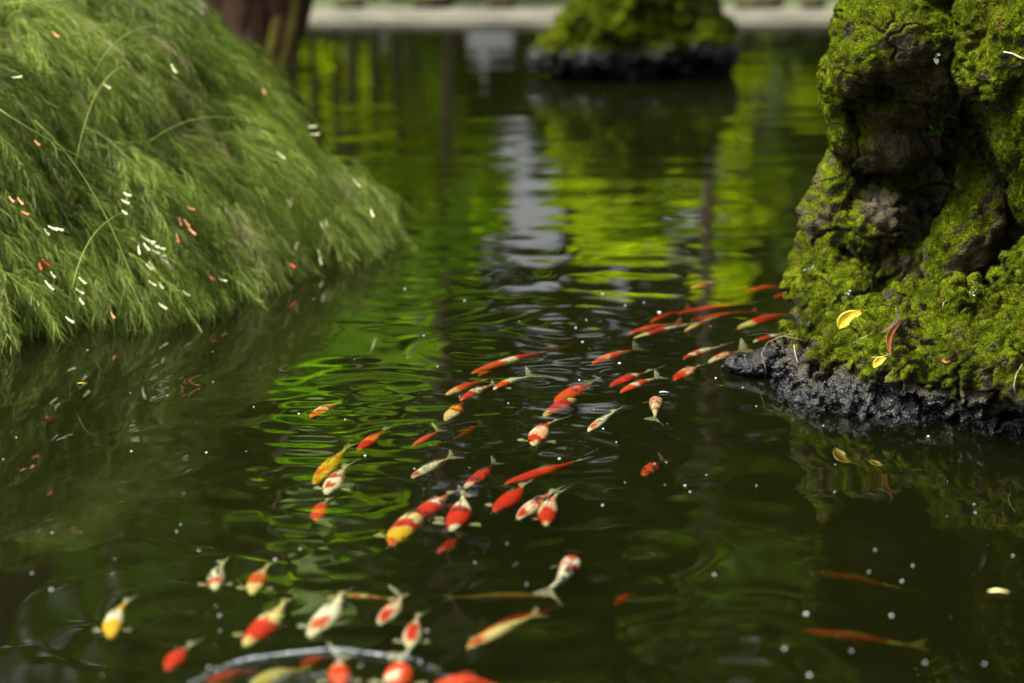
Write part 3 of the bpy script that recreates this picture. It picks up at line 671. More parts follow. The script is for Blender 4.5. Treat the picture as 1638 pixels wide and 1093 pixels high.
# head x,y | tail root x,y | tail tip x,y | width px | bend | depth cm | coat | patches | fins | label
FISH = [
(177,1020,199,968,210,953,40,.06,1.5,'W',[('Y',-1,.33),('Y',.62,.92)],'Wb','small white koi with a yellow head and tail root, alone at the lower left'),
(344,943,357,905,355,893,36,.05,2,'W',[('R',.13,.27),('K',.3,.95,'k')],'Wb','small white koi with red brow bar and black flecks, left of the cream nosed koi'),
(403,950,424,910,438,898,38,.02,2,'C',[('R',.22,.5),('R',.65,.8,'s')],'Wb','small cream nosed koi with a red saddle, beside the small koi with black flecks'),
(392,1032,448,972,468,953,58,-.08,1.5,'C',[('R',.07,.40),],'Cl','large cream koi with big red head patch and forked pale tail, near the bottom left'),
(495,1018,541,957,556,942,54,-.08,1.5,'W',[('R',.08,.30,'m')],'Wl','plump white koi with a single red oval on its head, pointing to the lower left'),
(607,998,642,962,636,942,40,-.08,2,'W',[('R',.05,.33,'m'),('O',.35,.9,'s')],'W','white koi with red head and faint orange flecks, crossing the slender banded koi'),
(655,1036,664,992,679,978,38,.0,2,'W',[('R',.10,.62,'m'),('R',.85,.95)],'Wb','small koi with a long red back patch and both white side fins spread'),
(748,1036,842,990,872,978,40,-.04,2.5,'C',[('R',.03,.20,'m'),('R',.26,.38,'l')],'Cl','long cream koi with a red head spot and golden forked tail, at the lower middle'),
(268,1072,297,1040,316,1022,42,.0,2,'R',[('R',0,.6),('G',.72,1)],'W','plump red koi with a dark grey tail, lower left beside the ripple ring'),
(523,956,612,956,640,962,17,.04,4,'C',[('R',.18,.34),('R',.45,.56),('R',.66,.78),('R',.86,.96)],'C','slender cream koi with red bands lying sideways behind the red headed koi'),
(545,1098,543,1064,545,1036,46,.03,1.2,'O',[('W',.55,1),('R',.3,.5,'s')],'Wb','orange koi with a white tail inside the ripple ring'),
(632,1102,640,1066,640,1036,62,-.05,1.0,'O',[('W',.1,.3,'l'),('W',.6,1),('O',.3,.6)],'Wb','orange and white koi rising at the right edge of the ripple ring'),
(690,1102,790,1100,822,1096,60,.10,1.0,'O',[('R',.2,.8,'s')],'O','bright orange koi cut off by the bottom edge right of the ripple ring'),
(326,1098,400,1076,420,1070,44,.0,9,'O',[('R',.2,.7)],'O','deep orange koi blurred beneath the left of the ripple ring'),
(480,1068,525,1054,540,1050,40,.0,10,'R',[('O',.3,.8)],'O','deep red orange koi beneath the crest of the ripple ring'),
(400,1100,480,1074,500,1068,50,.0,6,'C',[],'C','pale yellowish koi deep beneath the middle of the ripple ring'),
(912,890,880,936,882,962,42,.14,1.2,'W',[('O',.04,.24,'m'),('K',.22,.95,'k'),('O',.4,.7,'s')],'Wr','white koi with black and orange flecks swimming away with its head up to the right'),
(878,955,740,956,705,958,26,.0,9,'B',[],'B','dim olive brown koi lying sideways behind the tail of the flecked white koi'),
(775,1012,868,978,900,972,36,-.06,9,'R',[],'B','dim dark red koi swimming deeper behind the long cream koi'),
(700,886,734,862,738,846,32,-.12,8,'R',[('B',.7,1)],'B','dim red koi hanging deep below the plump white koi with the red face'),
(1300,915,1430,938,1478,952,25,-.03,19,'R',[('Y',.05,.35,'l'),('C',.8,1)],'C','red and yellow koi lying sideways in the rock reflection, the farther of the two there'),
(1280,1008,1440,1032,1492,1032,30,-.06,15,'R',[('O',.3,.5,'s'),('C',.84,1)],'C','long red koi with a yellowish tail, nearer of the two in the dark rock reflection'),
(626,872,690,814,712,800,56,.04,1.8,'C',[('R',0,.05),('Y',.05,.26),('R',.28,.42),('K',.33,.4,'k'),('R',.58,.78),('K',.6,.7,'k')],'Cl','large yellow headed koi with red nose and bands, at the front of the middle cluster'),
(662,834,712,796,730,782,44,-.04,1.5,'R',[('W',.0,.08),('K',.1,.22,'k'),('K',.5,.95,'k'),('W',.45,.9,'k')],'Wb','red koi with black flecks and white side fins, its head over the yellow headed koi'),
(722,848,737,800,752,784,50,-.06,1.6,'W',[('R',.05,.47),('K',.3,.42,'k'),('W',.0,.06)],'Wb','plump white koi with a red face and both side fins spread'),
(790,818,834,783,841,768,44,-.10,2,'R',[('R',0,1),('W',.90,1,'s')],'Wl','solid red koi with a small pale tail'),
(829,830,878,792,892,779,36,-.02,1.8,'W',[('R',.03,.2,'m'),('O',.22,.9,'s'),('K',.4,.8,'k')],'W','white koi with pink flecks and a red nose, beside a red faced one'),
(874,840,887,796,900,780,40,.05,2.2,'W',[('R',.03,.33),('O',.38,.95,'s')],'Wl','red faced koi with an orange streaked white back, right of its flecked neighbour'),
(807,774,908,742,943,733,34,-.12,2.4,'O',[('R',0,.4),('R',.6,1)],'Wl','long red orange koi with a thin tail stretching right and one white side fin'),
(744,780,784,746,800,735,34,-.10,2,'R',[('W',0,.07),('K',.1,.6,'k'),('K',.62,1)],'G','red and black koi with a white mouth and grey tail'),
(659,764,712,736,733,726,28,-.05,2.6,'W',[('R',.03,.16,'m'),('G',.2,.45,'s'),('R',.5,.9,'s')],'W','dull white koi with grey and rust marks and a pale forked tail'),
(660,713,698,693,702,682,18,-.08,3,'O',[],'W','small plain orange koi with its tail curling up'),
(854,712,872,680,905,668,40,.03,1.5,'P',[('W',.0,.06),('R',.07,.2),('O',.5,.9),('W',.3,.5,'s')],'Wb','pink orange koi with a red band across its brow and tail bent to the right'),
(1030,761,1058,742,1064,730,32,.0,4,'O',[('K',.1,.5,'k'),('K',.5,1)],'B','dusky orange koi with dark tail, alone right of the middle'),
(1050,634,1048,664,1047,678,27,.0,2,'W',[('R',.0,.24),('R',.34,.42),('R',.5,.57),('R',.7,.76)],'Wb','white koi with red cross bands swimming away with both side fins out'),
(941,690,980,662,987,652,22,-.02,1.3,'W',[('O',.1,.28,'m'),('K',.3,.36,'m'),('G',.4,.8,'k')],'W','slim white koi with an orange spot on its head'),
(870,666,930,634,945,626,34,-.04,3,'C',[('R',.08,.5),('R',.7,.85)],'C','cream edged koi with a long dark red patch, half under the orange and black koi'),
(888,644,942,620,946,604,40,-.08,1.6,'O',[('K',.3,.4,'s'),('K',.55,.8,'k'),('R',.8,1)],'G','broad orange koi with black marks, above the cream edged one'),
(754,597,860,566,908,554,27,-.03,2.2,'O',[('O',.05,.35),('W',.36,.56),('R',.62,1)],'O','long koi with orange head, white waist and orange rear, uppermost of the middle group'),
(766,602,790,580,812,572,22,-.08,5,'O',[('R',.2,.9)],'O','orange koi passing under the long white waisted one'),
(714,632,770,612,782,604,25,-.03,3,'O',[('P',0,.25),('R',.4,.9,'s')],'O','striped orange koi left of the red, white and black one'),
(737,640,782,618,796,612,25,-.04,2,'W',[('R',0,.33),('K',.38,.6,'k'),('R',.55,.9,'s'),('K',.75,.95,'k')],'W','red, white and black koi between the striped orange koi and the silver tailed one'),
(790,623,840,606,853,594,22,.04,2,'W',[('O',.05,.36)],'Wr','slim silvery white koi with an orange face'),
(713,672,737,648,747,638,32,-.06,2.6,'R',[('C',0,.3),('Y',.38,.5),('R',.55,1)],'C','small red koi with a cream nose and a yellow band'),
(496,668,530,649,556,641,29,-.08,2,'O',[('W',.2,.9,'k'),('R',.1,.5,'s')],'G','orange koi with white flecks by the left edge of the shoal, under the reflected leaf'),
(573,720,612,692,626,680,28,-.04,2,'R',[('O',.3,.5),('K',.55,.85,'k')],'G','red koi with black flecks near its tail, under the green reflection'),
(503,774,545,724,575,705,38,-.02,3.5,'Y',[('O',.0,.6,'s'),('C',.8,1)],'C','large yellow and orange koi on the left of the shoal'),
(522,790,548,752,562,738,38,-.02,1.8,'W',[('R',.08,.24,'m'),('R',.36,.48),('K',.5,.56,'k'),('R',.6,.7),('R',.8,.9)],'Wb','white koi with red bands overlapping the yellow and orange koi'),
(506,833,521,804,528,796,34,.02,2.2,'R',[('R',0,.55),('W',.6,1,'s'),('K',.6,.95,'k')],'W','small koi with plain red head and red white rear, below the yellow and orange koi'),
(735,698,764,684,775,675,22,.0,8,'R',[],'B','dim red koi deep under the surface right of the small orange one'),
(947,582,1008,563,1028,552,26,-.04,2.6,'O',[('P',.2,.4,'s'),('C',.6,.8,'s'),('R',.85,1)],'G','orange koi with cream sides left of the red and white pair'),
(976,618,1024,600,1052,588,28,-.06,2,'R',[('R',0,.52),('W',.55,.7),('R',.72,1)],'W','koi with solid red front half and white waist, upper of a close pair'),
(993,628,1044,608,1060,598,24,-.02,1.8,'O',[('W',.3,.42),('O',.42,.7),('W',.7,.95)],'W','orange koi with two white gaps, lower of a close pair'),
(1078,608,1108,590,1128,582,32,-.10,2,'O',[('W',.25,.9,'k'),('R',0,.2)],'W','short orange koi with thin white lines, left of the black rock'),
(1093,574,1146,557,1164,549,20,-.02,2,'W',[('R',0,.17),('O',.25,.38),('O',.7,.8,'s')],'W','slim white koi with a red head left of the black rock'),
(1134,580,1176,566,1205,552,24,-.02,2.5,'W',[('O',.1,.6,'s'),('R',.55,.8),('Y',.8,1)],'W','white and orange koi half hidden by the small black rock'),
(1205,547,1258,536,1280,530,18,.0,2.4,'W',[('R',.08,.45),('R',.55,.9,'s')],'W','red and white koi passing behind the little twigs on the black rock'),
(1180,526,1256,504,1290,496,30,-.03,2.4,'R',[('C',0,.22),('R',.25,.8)],'Wl','large red koi with a cream head slipping behind the rock column'),
(1105,462,1150,452,1168,446,17,-.02,3,'C',[('P',0,.15),('R',.15,.5)],'C','small koi with a red front and cream tail, the farthest of the shoal'),
(1192,467,1248,460,1278,456,19,.02,3.5,'R',[('O',.4,1)],'O','dull red koi just left of the rock column at the back of the shoal'),
(1238,476,1290,466,1300,464,16,.0,2.5,'R',[('W',.3,.5,'s')],'W','red koi with only its head showing beside the rock column'),
(1006,534,1072,520,1100,514,21,-.02,2.6,'O',[('O',0,1)],'O','plain orange koi at the left end of the back row'),
(1014,541,1095,521,1118,514,18,-.02,2.2,'W',[('C',0,.15),('R',.2,.55),('R',.7,.85,'s')],'W','red and white koi just in front of the plain orange koi in the back row'),
(1040,516,1092,500,1110,492,16,.06,3.4,'O',[('R',.2,.8)],'O','slender orange koi behind the plain orange one in the back row'),
(1085,502,1180,488,1215,484,20,-.04,2.8,'R',[('R',0,.4),('O',.4,.7),('R',.75,1)],'R','long koi with a crimson head and orange back, at the top of the back row'),
(1104,512,1196,500,1216,496,15,-.03,3.4,'R',[('O',.3,.9)],'O','thin red koi under the long crimson headed one'),
(1096,530,1146,508,1170,500,15,.03,3.2,'C',[('O',.4,.6),],'W','pale koi with grey fins at the middle of the back row'),
(985,968,1012,950,1022,944,26,.0,13,'R',[],'B','barely visible dull red koi deep in open dark water'),
]
for i, s_ in enumerate(FISH): koi(i, s_)

# ================================================================== FLOATING SPECKS
SPK = plain_mat('petal_white', (.75, .76, .78), (.88, .88, .88), 50, .4)
_s = bpy.data.meshes.new('floating_speck'); _bm = bmesh.new(); bmesh.ops.create_icosphere(_bm, subdivisions=2, radius=1)
for v in _bm.verts: v.co.z *= .45; v.co.x *= 1+.15*math.sin(v.co.y*3)
_bm.to_mesh(_s); _bm.free(); _s.polygons.foreach_set('use_smooth', [True]*len(_s.polygons)); _s.materials.append(SPK)
SP = [(584,729,4),(895,734,4),(1055,500,5),(991,581,4),(932,547,3),(965,686,3),(1145,605,3),(1188,620,3),(986,707,2.5),(927,608,3),(813,645,2.5),(1066,740,3),(1096,777,4),(1104,787,3),(1143,919,3.5),(1290,982,6),(1295,1080,6),(683,1009,4),(605,1048,5),(624,1054,4),(652,1043,4),(577,1065,4),(82,943,4),(51,917,3),(163,1080,3),(351,985,3.5),(352,1009,3.5),(334,1068,3.5),(440,895,3.5),(480,878,3),(318,881,3),(282,850,3),(964,808,3),(743,481,3),(921,524,3),(964,470,3),(1000,489,3),(648,462,3),(552,671,3),(478,662,3),(210,722,3),(330,724,3),(268,633,2.5),(341,611,2.5),(406,651,2.5),(83,852,3),(289,839,2.5),(1558,807,3),(1575,1062,4),(1426,985,4),(1362,1041,4),(1443,930,4),(1240,640,2),(1210,650,2),(1485,698,4),(1317,681,2),(700,586,2.5),(678,537,2.5),(1030,484,2.5),(938,512,2),(1130,760,2),(1063,776,2),(1210,777,2),(1336,743,2),(1335,787,2),(950,655,2),(1480,1060,3.5),(1390,915,3),(1400,880,2.5),(1460,905,2.5),(1560,820,2.5),(1620,889,3),(1255,1038,5),(663,750,3),(140,560,2.5),(26,700,2.5),(5,735,3),(345,970,2.5),(640,1075,4),(180,919,3),(1000,772,2.5),(1047,742,2.5),(760,900,2.5),(842,935,2.5)]
rs = random.Random(8)
for k in range(34):
    SP.append((rs.uniform(30, 1600), rs.uniform(470, 1085)**1.0, rs.uniform(.9, 1.8)))
def near_name(px, py):
    return ('in the dark reflection of the rockery' if px > 1240 and py > 640 else 'in the reflection of the weeping shrub' if px < 420 and py < 880 else 'along the bottom of the photo' if py > 900 else 'among the back row of koi' if py < 560 else 'among the main shoal of koi')
for (px, py, r_) in SP:
    c = at(px, py, .002)
    if (px < 620 and py < 600-.33*px) or (px > 1225 and py < 660): continue
    o = bpy.data.objects.new('floating_speck', _s); col.objects.link(o)
    rr = r_*c.y/F*rs.uniform(.38, .6)
    o.location = c; o.scale = (rr, rr, rr); o.rotation_euler = (0, 0, rs.uniform(0, 6))
    tag(o, 'tiny white speck floating on the water '+near_name(px, py), 'speck', 'white specks floating '+near_name(px, py))
def crest_glint():  # pale beads stand in for bright sky reflected along the ripple crest
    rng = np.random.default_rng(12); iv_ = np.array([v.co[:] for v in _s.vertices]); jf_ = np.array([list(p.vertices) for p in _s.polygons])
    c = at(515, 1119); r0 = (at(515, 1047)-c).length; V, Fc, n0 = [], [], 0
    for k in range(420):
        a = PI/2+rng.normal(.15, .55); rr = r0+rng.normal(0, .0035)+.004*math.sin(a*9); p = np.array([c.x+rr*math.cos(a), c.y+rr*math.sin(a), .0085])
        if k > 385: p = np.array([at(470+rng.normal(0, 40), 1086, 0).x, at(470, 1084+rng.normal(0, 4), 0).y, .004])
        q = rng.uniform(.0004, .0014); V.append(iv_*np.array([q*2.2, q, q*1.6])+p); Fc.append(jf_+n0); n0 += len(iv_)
    me = mesh_np('crest_glint', np.concatenate(V), np.concatenate(Fc)); m, nt, p = new_mat('crest_glint'); p.inputs['Base Color'].default_value = (.34, .40, .42, 1); p.inputs['Roughness'].default_value = .25
    tag(obj('crest_glint', me, m), 'curved line of pale beads imitating sky glint on the ripple around the feeding koi', 'crest_glint', kind='stuff')
crest_glint()
def curved_leaf(name, pts, wid, mat, label, cat, group=None, vein=True, fold=.25, up=Vector((0, -.5, .85))):
    """leaf blade through pts with half-width profile, gently folded and given thickness"""
    P = [Vector(p) for p in pts]; n = 14; c0 = sum(P, Vector())/len(P)
    def cv(t):
        if len(P) == 3: return P[0]*(1-t)**2+P[1]*2*t*(1-t)+P[2]*t*t
        return P[0]*(1-t)**3+P[1]*3*t*(1-t)**2+P[2]*3*t*t*(1-t)+P[3]*t**3
    V = []
    for k in range(n+1):
        t = k/n; p = cv(t); g = (cv(min(1, t+.02))-cv(max(0, t-.02))).normalized(); s = g.cross(up).normalized(); nn = s.cross(g).normalized()
        w_ = wid*max(.02, math.sin(PI*t**.85))**.8
        for j in range(-3, 4):
            a = j/3; V.append(p-c0+s*w_*a+nn*(fold*w_*a*a+.05*w_*math.sin(t*9+a*2)))
    m_ = len(V); nn = up.normalized()*.0004
    VV = [tuple(v+nn) for v in V]+[tuple(v-nn) for v in V]; Fc = []
    for k in range(n):
        for j in range(6):
            a = k*7+j; Fc.append((a, a+1, a+8, a+7)); Fc.append((m_+a, m_+a+7, m_+a+8, m_+a+1))
    for k in range(n):
        a = k*7; Fc.append((a, a+7, m_+a+7, m_+a)); a += 6; Fc.append((a, m_+a, m_+a+7, a+7))
    me = bpy.data.meshes.new(name); me.from_pydata(VV, [], Fc); me.update(); me.polygons.foreach_set('use_smooth', [True]*len(me.polygons))
    o = obj(name, me, mat); o.location = c0
    if label: tag(o, label, cat, group)
    return o, c0, cv
YL = plain_mat('yellow_leaf', (.52, .34, .01), (.68, .50, .03), 35, .4, .2, 200, .5)
BL = plain_mat('brown_leaf', (.12, .035, .008), (.24, .075, .018), 50, .5, .2, 200)
PL = plain_mat('dry_leaf', (.28, .20, .16), (.42, .30, .24), 50, .6)
GL = plain_mat('green_leaf', (.06, .16, .012), (.11, .24, .03), 40, .45)
GL2 = plain_mat('pale_green_leaf', (.25, .36, .22), (.40, .52, .36), 40, .45)
TWG = plain_mat('twig_bark', (.16, .11, .08), (.30, .22, .16), 60, .8)
TWP = plain_mat('pale_twig', (.40, .42, .20), (.52, .52, .30), 60, .6)

# rest everything lying on the rocks by casting the sight line on to them
from mathutils.bvhtree import BVHTree
bpy.context.view_layer.update()
_V, _P = [], []
for o in list(col.objects):
    if o.name.startswith('stone'):
        me = o.data; n = len(me.vertices); co = np.empty(n*3, np.float32); me.vertices.foreach_get('co', co); off_ = len(_V)
        _V += [tuple(c) for c in co.reshape(-1, 3).tolist()]
        _P += [tuple(v+off_ for v in p.vertices) for p in me.polygons]
BV = BVHTree.FromPolygons(_V, _P); del _V, _P
def on_rock(px, py, lift=.006, Y0=7.1):
    d = ray(px, py).normalized(); h_ = BV.ray_cast(Vector((0, 0, CAM_H)), d)
    if h_[0] is None: return atY(px, py, Y0)
    return h_[0]-d*lift
def rleaf(name, pix, wid, mat, label, cat, lift=.007, **k):
    hs = [on_rock(*p, lift) for p in pix]
    y0 = hs[0].y
    hs = [h if abs(h.y-y0) < .12 else atY(*p, y0) for h, p in zip(hs, pix)]
    return curved_leaf(name, hs, wid, mat, label, cat, **k)
o, c0, cv = rleaf('fallen_leaf', [(1342,526),(1350,506),(1381,500)], .021, YL, 'large yellow fallen leaf lying on the moss of the ledge', 'leaf', lift=.05, fold=.3, up=Vector((-.1, -1, .35)))
o, c0, cv = rleaf('fallen_leaf', [(1397,588),(1405,576),(1418,573)], .012, YL, 'small yellow leaf at the edge of the moss above the black base of the ledge', 'leaf', lift=.022, up=Vector((0, -1, .4)))
rleaf('fallen_leaf', [(1425,568),(1412,535),(1447,510)], .010, BL, 'curved rust brown fallen leaf standing on the moss of the ledge', 'leaf', lift=.04, up=Vector((.3, -1, .3)))
rleaf('fallen_leaf', [(1410,532),(1442,515),(1442,498),(1431,484)], .0045, PL, 'curved dry pinkish leaf behind the rust brown leaf', 'leaf', lift=.04, up=Vector((.3, -1, .3)))
rleaf('fallen_leaf', [(1506,574),(1513,582),(1521,577)], .005, BL, 'short reddish leaf tip stuck in the moss of the ledge', 'leaf', up=Vector((0, -1, .3)))
c = at(1597, 947, .003)
curved_leaf('floating_petal', [c+Vector((-.022, .004, 0)), c+Vector((0, 0, .004)), c+Vector((.022, -.003, 0))], .006, plain_mat('yellow_petal', (.75, .62, .20), (.85, .75, .35), 40, .5), 'pale yellow petal floating in the dark rock reflection at the right', 'petal', up=Vector((0, 0, 1)))
for k, (px, py) in enumerate([(130, 614), (1062, 628)]):
    c = at(px, py, .003); curved_leaf('floating_petal', [c+Vector((-.014, .003, 0)), c+Vector((0, 0, .003)), c+Vector((.014, 0, 0))], .0035, SPK if k else YL, ['small yellow petal floating below the near left of the shrub', 'thin white sliver floating below the short orange koi'][k], 'petal', up=Vector((0, 0, 1)))
def twig(pix, r0, r1, mat, label, lift=.008, name='twig', cat='twig'):
    P = [on_rock(*p, lift) for p in pix]
    y0 = sorted(p.y for p in P)[len(P)//2]
    P = [p if abs(p.y-y0) < .1 else atY(*q, y0) for p, q in zip(P, pix)]
    c0 = P[0]; o = tube(name, [p-c0 for p in P], np.linspace(r0, r1, len(P)), mat, None, 6); o.location = c0
    tag(o, label, cat, 'twigs caught on the rockery'); return o
twig([(1226,612),(1224,588),(1218,566),(1228,548),(1246,540),(1266,534),(1290,538)], .0016, .001, TWG, 'brown arching root looping over the wet black rock', .02)
twig([(1232,546),(1254,538),(1278,543),(1300,548)], .0014, .0008, TWG, 'second thin root crossing beside the looping root', .02)
twig([(1270,552),(1272,565),(1276,580)], .0022, .0016, TWG, 'short upright brown root between moss cushions on the ledge tip', .01)
twig([(1364,549),(1380,541),(1395,533)], .0009, .0006, TWP, 'pale straw lying on the moss below the yellow leaf')
twig([(1394,572),(1410,571),(1424,567)], .0009, .0006, TWP, 'pale straw beside the small yellow leaf')
twig([(1508,495),(1509,485),(1515,480)], .0012, .0008, TWP, 'short pale curl standing on the mossy ridge')
twig([(1625,637),(1622,615),(1626,598),(1636,582)], .0012, .0008, TWP, 'thin tan stalk curving at the right edge of the ledge')
twig([(1605,83),(1620,86),(1632,92),(1645,97)], .0024, .0030, TWP, 'pale forked twig on the upper right boulder')
twig([(1552,446),(1562,460),(1570,476)], .0007, .0005, TWG, 'hair thin brown stalk hanging under the tilted boulder')
def sprout(px, py, leaves, mat, label, Yhint=7.5):
    b = on_rock(px, py, .01); root = empty('seedling', b); tag(root, label, 'seedling', 'seedlings growing on the rockery')
    for (dx, dy, L, mx_, my_) in leaves:
        e = atY(px+dx, py+dy, b.y-.015); m_ = atY(px+mx_, py+my_, b.y-.02)
        s0 = Vector(b).lerp(m_, .3)
        o, c0, cv = curved_leaf('leaf', [b, m_, e], L, mat, None, None, up=Vector((.2, -1, .35)))
        o.parent = root; o.location = c0-b
    tube('stem', [Vector((0, .02, -.01)), Vector((0, .0, 0)), Vector((0, -.004, .006))], [.0012, .001, .0008], mat, root, 5)
sprout(1494, 205, [(-7,-9,.007,-9,-2),(-9,18,.007,-7,6),(-1,14,.005,0,6),(10,14,.007,6,4),(36,-15,.0055,10,-28)], GL, 'seedling with five green leaves in the dark hollow under the overhanging boulder')
sprout(1497, 92, [(8,-4,.005,3,-6),(3,12,.008,0,5)], GL2, 'pale two leaved seedling on the upper left boulder')
sprout(1293, 432, [(10,-8,.004,4,-2),(-8,2,.0035,-4,-3)], GL2, 'pale seedling on the left edge of the rock column')
sprout(1356, 468, [(6,-3,.004,3,-3),(-5,3,.004,-2,0),(2,4,.003,1,2)], GL2, 'tiny bluish seedling low on the rock column')
sprout(1556, 470, [(6,-8,.003,3,-3),(-6,-2,.003,-3,-3),(3,5,.003,2,2)], GL2, 'tiny seedling on the ledge beneath the tilted boulder')

# ================================================================== TREES
def leafs(name, C, S, mat, parent, seed, n, size, loc, aspect=.45, droop=.3):
    """n leaves scattered about clump centres C with radii S"""
    rng = np.random.default_rng(seed); C = np.array(C, float); S = np.array(S, float)
    w_ = S[:, 0]**2; k = rng.choice(len(C), n, p=w_/w_.sum())
    d = rng.normal(size=(n, 3)); d /= np.linalg.norm(d, axis=1)[:, None]
    r = rng.uniform(.25, 1, n)**.5
    P = C[k]+d*S[k]*r[:, None]
    a = rng.normal(size=(n, 3)); a[:, 2] -= droop*2; a /= np.linalg.norm(a, axis=1)[:, None]
    b = np.cross(a, rng.normal(size=(n, 3))); b /= np.linalg.norm(b, axis=1)[:, None]; nn = np.cross(a, b)
    L = size*rng.uniform(.6, 1.3, n)[:, None]; W = L*aspect
    V = np.stack([P-a*L*.5, P-b*W*.5+nn*W*.15, P+a*L*.5, P+b*W*.5+nn*W*.15], 1).reshape(-1, 3)
    me = mesh_np(name, V, np.arange(n*4).reshape(-1, 4), False)
    clump = rng.uniform(0, 1, len(C))[k]
    attr(me, 'rnd', np.repeat(np.clip(clump*.6+rng.uniform(0, .4, n), 0, 1), 4))
    o = obj(name, me, mat, parent); o.location = loc; return o
BARK = plain_mat('bark', (.06, .045, .03), (.16, .12, .085), 6, .9, .8, 14)
DARKL = leaf_mat('dark_leaf', spec=.3, c1=(.040, .068, .010), c2=(.115, .165, .024), trans=.45, rough=.4)
MIDL = leaf_mat('mid_leaf', spec=.3, c1=(.06, .11, .010), c2=(.17, .25, .018), trans=.45, rough=.4)
LIMEL = leaf_mat('lime_leaf', spec=.3, c1=(.40, .46, .003), c2=(.74, .74, .010), trans=.62, rough=.4)
def tree(x, y, h, cr, trunk_h, mat, seed, label, n=7000, size=.22, lean=0, rt=.16):
    y += 3.5; root = empty('tree', (x, y, .04)); tag(root, label, 'tree', 'trees beyond the pond'); rng = random.Random(seed)
    pts = [Vector((lean*t*t+.12*math.sin(3*t+seed), .1*math.cos(2*t+seed), t*h*.85)) for t in np.linspace(0, 1, 9)]
    pts[0].z = -.1
    tk = tube('trunk', pts, np.linspace(rt, rt*.35, 9), BARK, root, 9)
    C, S = [], []
    for k in range(20):
        a = rng.uniform(0, 2*PI); rr = cr*rng.uniform(.2, 1)**.6; zz = rng.uniform(trunk_h, h)
        f = math.sqrt(max(.15, 1-((zz-(trunk_h+h)/2)/((h-trunk_h)/2+.3))**2))
        c = Vector((lean*(zz/h)**2+math.cos(a)*rr*f, math.sin(a)*rr*f, zz)); C.append(c[:]); q = rng.uniform(.55, 1.1)*cr*.42; S.append((q, q, q*.7))
        if k < 7:
            i0 = pts[3+k % 5]; tube('limb', [i0, i0.lerp(c, .5)+Vector((0, 0, .15)), c], [rt*.35, rt*.22, rt*.08], BARK, root, 6)
    leafs('crown', C, S, mat, root, seed, n, size, (0, 0, 0)); return root
def bush(x, y, rx, rz, mat, seed, label, n=4500, size=.18, z0=.0):
    y -= .6; root = empty('shrub', (x, y, .04)); tag(root, label, 'shrub', 'shrubs on the far bank'); rng = random.Random(seed); C, S = [], []
    lime = mat is LIMEL
    for k in range(13 if lime else 14):
        a = rng.uniform(0, 2*PI); rr = rx*rng.uniform(0, 1.1 if lime else .8); zz = z0+rz*rng.uniform(.2 if lime else .12, .86 if lime else 1)
        c = Vector((math.cos(a)*rr, math.sin(a)*rr*.6, zz)); C.append(c[:]); q = rng.uniform(.16, .32) if lime else rng.uniform(.25, .5)*rx; S.append((q*1.3, q, q*.7) if lime else (q, q, q*.75))
        if k < 6: tube('stem', [Vector((0, 0, -.1)), c*.5+Vector((0, 0, .1)), c], [.03, .022, .01], BARK, root, 5)
    leafs('foliage', C, S, mat, root, seed, 2600 if lime else n, .15 if lime else size, (0, 0, 0)); return root
# lime shrubs along the bank and the dark trees over them
for k, (px, y, rx, rz, m, nm) in enumerate([(480,27.5,.9,2.2,MIDL,'mid green'),(590,26.8,.85,2.9,LIMEL,'lime green'),(690,27.2,.9,3.7,LIMEL,'tall lime green'),(735,27.6,.55,2.9,LIMEL,'rounded lime green'),(840,27.4,.7,1.35,MIDL,'low mid green'),(650,25.9,.6,2.2,LIMEL,'small lime green'),
        (925,27.4,.5,3.2,LIMEL,'upright lime green'),(1268,28.6,.55,3.2,MIDL,'dense mid green'),(985,28.8,.8,2.8,MIDL,'rounded mid green'),(700,28.8,.8,2.8,MIDL,'shadowed mid green'),(1010,26.8,.75,3.4,LIMEL,'yellow green'),(1092,27.6,.4,2.4,LIMEL,'narrow lime green'),(1200,26.9,.8,3.7,LIMEL,'tall yellow green'),(1310,27.5,.9,3.0,MIDL,'broad mid green'),(1450,27.2,1.1,3.4,MIDL,'large mid green'),(1610,27.4,1.2,3.6,MIDL,'far right mid green'),(340,27.4,1.1,3.2,MIDL,'leafy mid green'),(180,27.4,1.2,3.4,MIDL,'far left mid green')]):
    bush(X_at(px, y), y, rx, rz, m, 100+k, nm+' shrub on the far bank, mirrored in the pond', n=4200)
for k, (px, y, h, cr, th, m, ln) in enumerate([(60,29,11,3.0,3.2,DARKL,.3),(330,31,12,2.8,3.8,DARKL,-.3),(545,29.5,11.5,2.4,4.2,DARKL,.5),(640,30.5,12,2.2,4.6,MIDL,0),(705,32,13,2.4,4.3,DARKL,-.2),(940,31,13,2.4,4.3,DARKL,.2),(1040,30,12,2.3,5.0,MIDL,-.2),(1165,28.6,12,2.4,5.0,MIDL,.15),(1330,30,12,2.7,4.0,MIDL,.3),(1500,29,12,3.0,3.6,DARKL,-.3),(1700,30,12,3.0,3.4,DARKL,.2)]):
    tree(X_at(px, y), y, h, cr, th, m, 200+k, 'tall leafy tree across the pond, '+['wide crown at the far left','crown left of the pale gap','trunk left of the lime shrubs','trunk behind the tall lime shrub','crown left of the sky gap','crown right of the sky gap','crown behind the yellow green shrub','straight trunk near the yellow green shrub','crown right of the yellow green shrub','broad low crown on the right','crown at the far right'][k], n=8500, size=.26)
BIGL = leaf_mat('big_leaf', (.16, .30, .012), (.26, .42, .02), .55, .35)
